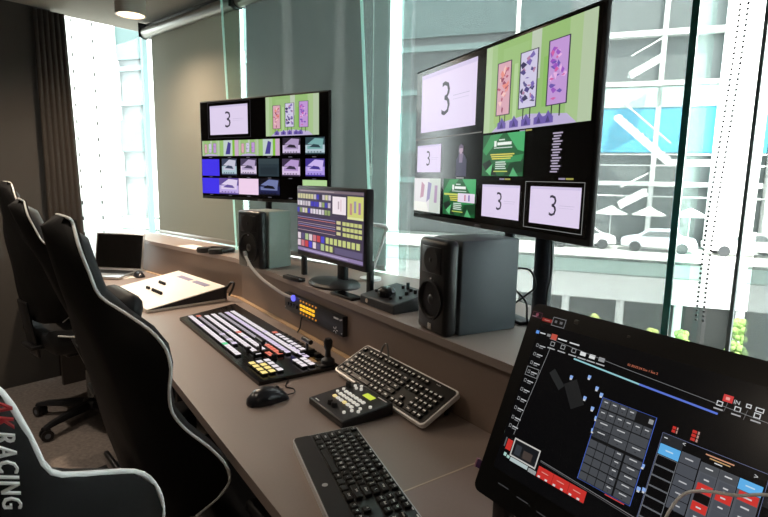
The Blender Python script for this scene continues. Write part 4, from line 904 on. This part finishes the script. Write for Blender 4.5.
# ================================================================== GAMING CHAIRS
ch_f = mat('chair_black', (13, 12, 12), .65, noise=.10, nscale=220, spec=.25)
ch_f2 = mat('chair_black_front', (21, 22, 25), .55, spec=.35)
pipe_m = mat('chair_piping', (246, 246, 244), .45)
ch_pl = mat('chair_plastic', (20, 20, 22), .35)
ch_me = mat('chair_steel', (128, 132, 134), .25, metal=.9)
V = [0, .02, .05, .10, .15, .19, .23, .27, .31, .36, .41, .46, .51, .56, .61, .65, .69]
WV = [.045, .076, .102, .118, .132, .165, .215, .240, .250, .243, .236, .240, .262, .275, .268, .245, .205]
GV = [.012, .006, .000, .000, .003, .030, .056, .068, .064, .050, .046, .062, .090, .110, .112, .085, .040]
def chair_meshes(phi, h):
    dn = Vector((0, math.sin(phi), -math.cos(phi))); fw = Vector((0, math.cos(phi), math.sin(phi))); T0 = Vector((0, -.22 - .8 * math.sin(phi), h + .8 * math.cos(phi)))
    P = lambda x, v, y: T0 + dn * v + Vector((x, 0, 0)) + fw * y
    out = {}
    rear, front = [], []
    for v, w, g in zip(V, WV, GV):
        rear.append([P(x * w, v, g + dy) for x, dy in ((-1, 0), (-.9, -.35 * g - .012), (-.62, -g - .022), (-.3, -g * .9 - .034), (0, -g * .85 - .038), (.3, -g * .9 - .034), (.62, -g - .022), (.9, -.35 * g - .012), (1, 0), (.93, .012), (.6, .0), (0, -.004), (-.6, .0), (-.93, .012))])
    top = [P(x * .05, -.012, .004 - abs(y) * .0) for x, y in ((-1, 0), (-.9, 0), (-.62, 0), (-.3, 0), (0, 0), (.3, 0), (.62, 0), (.9, 0), (1, 0), (.93, 1), (.6, 1), (0, 1), (-.6, 1), (-.93, 1))]
    m = MB(); m.loft([top] + rear); out['backrest_shell'] = (m, ch_f)
    # front padding: head pad and long back pad with side wings
    m = MB(); R_ = []
    for v, w, g in zip(V, WV, GV):
        k = 1 if .03 < v < .66 else .55
        th = .050 * k - (.012 if v < .2 else 0)
        R_.append([P(x * w, v, y) for x, y in ((-.96, g + .006), (-.90, g + .018 * k), (-.66, g * .5 + th * .8), (-.3, th), (0, th + .006), (.3, th), (.66, g * .5 + th * .8), (.90, g + .018 * k), (.96, g + .006), (.6, .004), (0, .0), (-.6, .004))])
    m.loft(R_); out['back_cushion'] = (m, ch_f2)
    pl = [P(-w, v, g + .003) for v, w, g in list(zip(V, WV, GV))[::-1]] + [P(-.05, -.010, .008), P(.05, -.010, .008)] + [P(w, v, g + .003) for v, w, g in zip(V, WV, GV)]
    m = MB(); m.tube(pl, .0034, seg=8, n=3); out['back_piping'] = (m, pipe_m)
    m = MB(); m.box(P(0, .235, .058), (.19, .055, .11), 0, .027, 3, T=Matrix.Rotation(-phi, 4, 'X')); out['neck_pillow'] = (m, ch_f2)
    # seat
    m = MB(); SR = []
    for y, w, zb, zt_ in ((-.25, .20, h - .02, h + .03), (-.23, .245, h - .05, h + .045), (-.10, .262, h - .06, h + .03), (.08, .265, h - .06, h + .025), (.21, .262, h - .06, h + .03), (.262, .24, h - .04, h + .02), (.272, .20, h - .01, h + .0)):
        SR.append([(-w, y, zb + .03), (-w - .012, y, (zb + zt_) / 2 + .02), (-w + .02, y, zt_ + .04), (-w + .085, y, zt_), (0, y, zt_ - .012), (w - .085, y, zt_), (w - .02, y, zt_ + .04), (w + .012, y, (zb + zt_) / 2 + .02), (w, y, zb + .03), (w - .05, y, zb), (0, y, zb - .004), (-w + .05, y, zb)])
    m.loft(SR); out['seat'] = (m, ch_f2)
    m = MB()
    for sx in (-1, 1): m.tube([(sx * (.245), -.23, h + .06), (sx * (.272), -.1, h + .035), (sx * (.276), .08, h + .03), (sx * (.27), .21, h + .03), (sx * .21, .27, h + .012)], .0045, seg=8)
    m.tube([(-.21, .27, h + .012), (-.1, .277, h - .002), (.1, .277, h - .002), (.21, .27, h + .012)], .0045, seg=8); out['seat_piping'] = (m, pipe_m)
    m = MB(); m.box((0, -.02, h - .085), (.20, .26, .045), 0, .01); m.cyl((.08, .02, h - .09), (.30, .04, h - .085), .006); m.box((.31, .04, h - .083), (.06, .02, .012), 0, .004); out['tilt_mechanism'] = (m, ch_pl)
    m = MB()
    m.box(P(0, .73, -.052), (.13, .014, .30), 0, .006, T=Matrix.Rotation(phi, 4, 'X'))
    m.box((0, -.24, h - .03), (.15, .12, .02), 0, .004); out['back_bracket'] = (m, black_sat)
    m = MB(); m.cyl((0, 0, .09), (0, 0, h * .55), .028, seg=18); m.cyl((0, 0, h * .5), (0, 0, h - .06), .016, seg=14); out['gas_column'] = (m, ch_me)
    m = MB(); m.lathe([(.05, .06), (.055, .075), (.05, .105), (.03, .12)], (0, 0, 0)); out['base_hub'] = (m, ch_pl)
    return out, P
def make_chair(label, loc, heading, phi, h, writing=False, spin=0.0):
    t = thing('gaming_chair', label, 'chair', loc, R(heading - 90), 'gaming chairs at the desk')
    parts, P = chair_meshes(R(phi), h)
    for nm, (m, mm) in parts.items(): m.build(nm, mm, t, smooth=60)
    for sx in (-1, 1):
        m = MB(); m.box((sx * .315, -.02, h + .03), (.035, .06, .20), 0, .006); m.box((sx * .27, -.02, h - .075), (.12, .06, .014), 0, .003); a_ = m.build('armrest_post', ch_pl, t)
        m = MB(); m.box((sx * .315, .0, h + .14), (.085, .24, .028), 0, .012, 3); m.build('armrest_pad', mat('arm_pad', (22, 22, 24), .5), t)
    for k in range(5):
        an = R(spin + 72 * k); c_, s_ = math.cos(an), math.sin(an)
        rings = []
        for r_, w_, z0_, z1_ in ((.04, .028, .062, .105), (.15, .025, .068, .100), (.26, .021, .066, .088), (.315, .017, .060, .074)):
            rings.append([Vector((c_ * r_ - s_ * y, s_ * r_ + c_ * y, z)) for y, z in ((-w_, z0_), (w_, z0_), (w_, (z0_ + z1_) / 2), (w_ * .55, z1_), (-w_ * .55, z1_), (-w_, (z0_ + z1_) / 2))])
        m = MB(); m.loft(rings); lg_ = m.build('base_leg', mat('chair_base', (46, 47, 50), .28, metal=.4), t)
        cx, cy = c_ * .30, s_ * .30
        m = MB(); ca = an + 1.1
        ux, uy = math.cos(ca), math.sin(ca)
        for q in (-.017, .017):
            m.cyl((cx + ux * (q - .008), cy + uy * (q - .008), .030), (cx + ux * (q + .008), cy + uy * (q + .008), .030), .0295, 0, seg=18)
        m.cyl((cx, cy, .03), (cx, cy, .066), .008, seg=10)
        for q in (-.026, .026): m.cyl((cx + ux * q, cy + uy * q, .03), (cx + ux * q * .9, cy + uy * q * .9, .03), .014, 1, seg=12)
        m.build('caster', [ch_pl, mat('caster_grey', (110, 116, 124), .4)], t)
    if writing:
        PH = R(phi)
        # lettering embroidered down the rear of the backrest
        ax_x = Vector((0, math.sin(PH), -math.cos(PH))); ax_z = -Vector((0, math.cos(PH), math.sin(PH))); ax_y = ax_z.cross(ax_x)
        for wd, v0, sz, mm in (('AK', writing[0], .020, mat('thread_red', (176, 34, 40), .6)), ('RACING', writing[1], .020, mat('thread_white', (232, 232, 230), .6))):
            o_ = P(writing[2], v0, writing[3])
            M = Matrix((( ax_x.x, ax_y.x, ax_z.x, o_.x), (ax_x.y, ax_y.y, ax_z.y, o_.y), (ax_x.z, ax_y.z, ax_z.z, o_.z), (0, 0, 0, 1)))
            m = MB(); m.text(wd, sz, M, 0, depth=.0012, ax='LEFT', shear=.45, space=1.2); m.build('embroidered_word', mm, t, smooth=0)
    return t
def at_top(x, y, heading, phi):
    f = hd(heading); k = .22 + .8 * math.sin(R(phi)); return (x + f.x * k, y + f.y * k, 0)
make_chair('black gaming chair with white piping pulled up before the switcher', at_top(-.697, 1.140, 42, 12.5), 42, 12.5, .482, spin=20)
make_chair('reclined black gaming chair half hidden behind the switcher chair', at_top(-1.362, 1.988, 38, 20), 38, 20, .50, spin=40)
make_chair('farthest black gaming chair against the charcoal end wall', at_top(-1.84, 2.60, 50, 8), 50, 8, .51, spin=5)
make_chair('turned black gaming chair with red and white lettering on its back', at_top(-.391, .35, 125.2, 16.1), 125.2, 16.1, .464, writing=(.036, .068, .1015, -.0215), spin=10)

# ================================================================== OUTSIDE
FA = -20.0
fa, fn = hd(FA), hd(FA + 90)
white_c = mat('white_render', (206, 208, 204), .7); white_glare = mat('white_glare_paint', (244, 245, 242), .7)
mint = mat('mint_panel', (168, 190, 182), .6); cyan = mat('cyan_panel', (66, 148, 174), .5); dkglass = mat('dark_office_glass', (86, 92, 91), .4); dimglass = mat('dim_office_glass', (34, 40, 41), .4); teal_gl = mat('teal_office_glass', (48, 68, 67), .4); pale_teal = mat('pale_teal_glass', (74, 92, 91), .4)
FD, GZ = 40.0, -10.0
t = thing('office_building', 'white and teal office building across the street', 'building', fn * FD, R(FA))
XL, XR = -70.0, 40.0
m = MB(); m.box(((XL + XR) / 2, 1.2, 12), (XR - XL, 1.6, 46)); m.build('wall_panel', dkglass, t)
def band(x0, x1, z0, z1, mm, y=0.0, dy=.5, name='facade_band'):
    m = MB(); m.box(((x0 + x1) / 2, y + .35 - dy / 2, (z0 + z1) / 2), (x1 - x0, dy, z1 - z0)); return m.build(name, mm, t)
XM = -1.5
for z0, z1 in ((10.65, 11.0), (7.55, 7.85), (1.1, 1.4), (15.5, 16.0)): band(XM, XR, z0, z1, white_c, -.2)
band(-36, XM, -2.7, 34, dimglass, .3, .6, 'dim_glazing')
for z0, z1 in ((10.6, 11.0), (7.5, 7.9), (1.0, 1.4), (15.5, 16.2), (20.0, 21.0)): band(XL, XM, z0, z1, pale_teal, 0)
band(XM, XR, 6.2, 7.5, mint, -.1); band(XM, XR, 3.3, 6.18, cyan, 0); band(XL, XM, 3.3, 6.2, teal_gl, 0); band(XL, XM, 11.6, 15.3, teal_gl, 0)
band(XL, XR, -3.95, -2.75, mat('grey_band', (78, 86, 82), .7), -.6, .8); band(XL, XR, -4.8, -3.95, mint, -.8, .9); band(XL, XR, -6.5, -4.82, white_c, -.9, 1.2, 'awning')
band(7.6, 10.0, -6.4, 30, white_glare, -.9, 1.1, 'white_wing'); band(10.7, XR, -6.4, 30, white_glare, -.5, .8, 'white_wing')  # white slabs added to stand in for glare beyond the near panes
for x in [-13.85 - 4.63 * i for i in range(12)]:  # added so the gaps between the blinds show bright
    m = MB(); m.box((x, -.1, 12), (.8, .5, 44)); m.build('pier', white_c, t)
band(XL, XR, GZ, -6.5, mat('shop_glass_shaded', (34, 38, 36), .4), .2, .5, 'shop_front')  # dark shop glass, its colour also standing in for shade under the awning
for x in (-4.9, 4.35, 13.6):
    m = MB(); m.box((x, -.1, 12), (.28, .3, 30)); m.build('mullion', white_c, t)
for x in [-7.5 + 3.5 * i for i in range(9)]:
    m = MB(); m.cyl((x, -1.2, GZ), (x, -1.2, -6.4), .26, seg=12); m.build('pillar', white_c, t)
for z in (3.1, 2.4, .4):
    band(XM, XR, z, z + .08, white_c, -1.2, .1, 'hand_rail')
def stairs(x0, z0, x1, z1, label, land=2.0):
    s_ = thing('outside_staircase', label, 'staircase', fn * (FD - 2.3), R(FA), 'outside stairs of the office building')
    k = 10
    for i in range(k):
        m = MB(); x_, z_ = x0 + (x1 - x0) * (i + .5) / k, z0 + (z1 - z0) * (i + .5) / k; m.box((x_, 0, z_), (abs(x1 - x0) / k * 1.25, 1.5, .16)); m.build('step', white_c, s_)
    m = MB(); d_ = Vector((x1 - x0, 0, z1 - z0)); m.box(((x0 + x1) / 2, -.8, (z0 + z1) / 2 - .15), (d_.length, .1, .42), T=Matrix.Rotation(-math.atan2(d_.z, d_.x), 4, 'Y')); m.build('stringer', white_c, s_)
    m = MB(); m.tube([(x0, -.75, z0 + 1.0), (x1, -.75, z1 + 1.0)], .05); m.build('hand_rail', white_c, s_)
    if land:
        m = MB(); m.box((x1 + land / 2, 0, z1 - .1), (land, 1.5, .3)); m.build('landing', white_c, s_)
stairs(1.7, 5.5, 4.9, 2.7, 'white outside stairs descending across the cyan panels', 2.4)
stairs(2.3, 7.9, 4.0, 8.9, 'short white outside stairs above the mint band', 0)
stairs(2.3, .0, 3.8, .9, 'low white outside stairs below the pale rail', 0)
m = MB(); m.box((-10, 22, GZ - .1), (130, 44, .2)); struct('street_ground', m, mat('street_paving', (120, 118, 114), .8, noise=.1, nscale=2), 'pale street paving between both buildings', 'street', rotz=R(FA))
m = MB(); m.box((-10, FD - 3.95, -2.95), (110, 4.2, .3)); o = m.build('terrace_deck', mat('terrace_pale', (196, 196, 190), .8), rotz=R(FA)); tag(o, 'pale raised terrace deck along the building opposite', 'terrace')
def car(x, y, z, rz, col, label):
    t = thing('parked_car', label, 'car', fa * x + fn * y + Vector((0, 0, z)), R(FA + rz), 'parked cars on the deck opposite')
    m = MB(); prof = [(-2.0, .35), (-2.05, .7), (-1.6, .85), (-1.1, .92), (-.6, 1.32), (.7, 1.36), (1.3, .95), (1.95, .82), (2.05, .5), (2.0, .35)]
    m.loft([[(x_, -.8, z_) for x_, z_ in prof], [(x_ , .8, z_) for x_, z_ in prof]]); m.build('body', mat('car_%d' % col[0], col, .3), t)
    m = MB(); m.add([(-1.0, -.81, .93), (-.58, -.81, 1.26), (.66, -.81, 1.29), (1.15, -.81, .95)], [(0, 1, 2, 3)]); m.build('side_window', dkglass, t)
    for x_ in (-1.25, 1.25):
        for y_ in (-.72, .72):
            m = MB(); m.cyl((x_, y_ - .1, .32), (x_, y_ + .1, .32), .32, seg=18); m.build('wheel', black_pl, t)
car(.1, FD - 3.9, -2.8, 8, (232, 232, 232), 'white car on the deck opposite, just beyond the largest wall screen')
car(4.6, FD - 4.0, -2.8, -6, (206, 214, 220), 'pale silver car on the deck opposite, below the stairs')
car(9.1, FD - 3.9, -2.8, 5, (226, 226, 222), 'off-white car on the deck opposite, seen past the dark glass fin')
rt_ = random.Random(5)
for i, x in enumerate((1.9, 4.1, 6.4)):
    t = thing('terrace_umbrella', ['white terrace umbrella between white and silver cars', 'white terrace umbrella standing right behind the silver car', 'white terrace umbrella just past the silver car'][i], 'umbrella', fa * x + fn * (FD - 2.6 + .1 * (i % 2)) + Vector((0, 0, -2.8)), R(FA), 'white terrace umbrellas opposite')
    m = MB(); m.lathe([(1.0, 2.1), (.95, 2.16), (.1, 2.6), (.02, 2.62)], (0, 0, 0), seg=8); m.build('canopy', white_c, t)
    m = MB(); m.cyl((0, 0, 0), (0, 0, 2.2), .03, seg=8); m.build('pole', white_c, t)
leafm = [mat('leaf_green', (92, 118, 54), .7, noise=.3, nscale=3), mat('leaf_yellow', (140, 150, 74), .7, noise=.3, nscale=3), mat('brick_planter', (146, 84, 60), .8, noise=.2, nscale=5)]
for i, (px, col, h_) in enumerate(((1.3, 1, 2.0), (2.9, 0, 1.0), (4.6, 1, 1.5), (6.2, 0, 1.6), (9.0, 0, 2.6))):
    t = thing('potted_shrub', ['tall yellow-green shrub in a brick planter across the street', 'low green shrub in a brick planter under the awning', 'yellow-green shrub in a brick planter below the silver car', 'green shrub in a brick planter just before the dark glass fin', 'biggest green shrub in a brick planter past the dark glass fin'][i], 'shrub', fa * px + fn * (FD - 5.2) + Vector((0, 0, GZ)), R(FA), 'planted shrubs across the street')
    m = MB(); m.box((0, 0, .5), (1.3, 1.0, 1.0)); m.build('planter', leafm[2], t)
    m = MB(); rr = random.Random(i)
    for k in range(70):
        a, b, c_ = rr.uniform(-.6, .6), rr.uniform(-.45, .45), rr.uniform(.0, h_)
        f_ = 1 - .7 * c_ / h_
        m.ball((a * f_, b * f_, 1.05 + c_), rr.uniform(.12, .22), 0, seg=6)
    m.build('foliage', leafm[col], t)
m = MB(); m.box((0, 0, 2.0), (.30, .42, 14), 0, .01)
for i in range(34):
    for y in (-.09, .06): m.box((.30 / 2 + .001, y, -.5 + i * .125), (.002, .010, .030), 1)
o = m.build('outside_column', [white_c, mat('slot_grey', (22, 20, 18), .7)], loc=W(-4.75, 1.72, 0), rotz=WR); tag(o, 'broad white outside column beyond the end window', 'column')

# ================================================================== LIGHT
w = bpy.data.worlds.new('sky'); bpy.context.scene.world = w; w.use_nodes = True
nt = w.node_tree; bg = nt.nodes['Background']
sky = nt.nodes.new('ShaderNodeTexSky'); sky.sky_type = 'HOSEK_WILKIE'; sky.turbidity = 5.0; sky.ground_albedo = .5
sd = Vector((math.cos(R(268)) * math.cos(R(54)), math.sin(R(268)) * math.cos(R(54)), math.sin(R(54)))); sky.sun_direction = sd
mx = nt.nodes.new('ShaderNodeMix'); mx.data_type = 'RGBA'; mx.inputs[0].default_value = .75; mx.inputs[7].default_value = (.97, .99, 1.0, 1)
nt.links.new(sky.outputs[0], mx.inputs[6]); nt.links.new(mx.outputs[2], bg.inputs[0]); bg.inputs[1].default_value = 13.0
sl_ = bpy.data.lights.new('sun', 'SUN'); sl_.energy = 26; sl_.angle = R(1); sl_.color = (1, .96, .9)
so_ = bpy.data.objects.new('sun', sl_); C.objects.link(so_); so_.rotation_euler = sd.to_track_quat('Z', 'Y').to_euler(); so_.location = (0, 0, 8)

# ================================================================== CAMERA
cd = bpy.data.cameras.new('camera'); cam = bpy.data.objects.new('camera', cd); C.objects.link(cam)
cd.sensor_fit = 'HORIZONTAL'; cd.sensor_width = 36; cd.lens = 533.8 / 768 * 36; cd.clip_start = .05; cd.clip_end = 300
th, ro = R(8.68), R(1.07)
x = Vector((1, 0, 0)); u_ = Vector((0, math.sin(th), math.cos(th))); fwd = Vector((0, math.cos(th), -math.sin(th)))
right = x * math.cos(ro) + u_ * math.sin(ro); up = -x * math.sin(ro) + u_ * math.cos(ro)
M = Matrix((right, up, -fwd)).transposed().to_4x4(); M.translation = (0, 0, EYE); cam.matrix_world = M
bpy.context.scene.camera = cam
sc = bpy.context.scene
sc.view_settings.view_transform = 'Standard'; sc.view_settings.look = 'None'; sc.view_settings.exposure = 0; sc.view_settings.gamma = 1
sc.cycles.max_bounces = 12; sc.cycles.transparent_max_bounces = 16; sc.cycles.transmission_bounces = 12
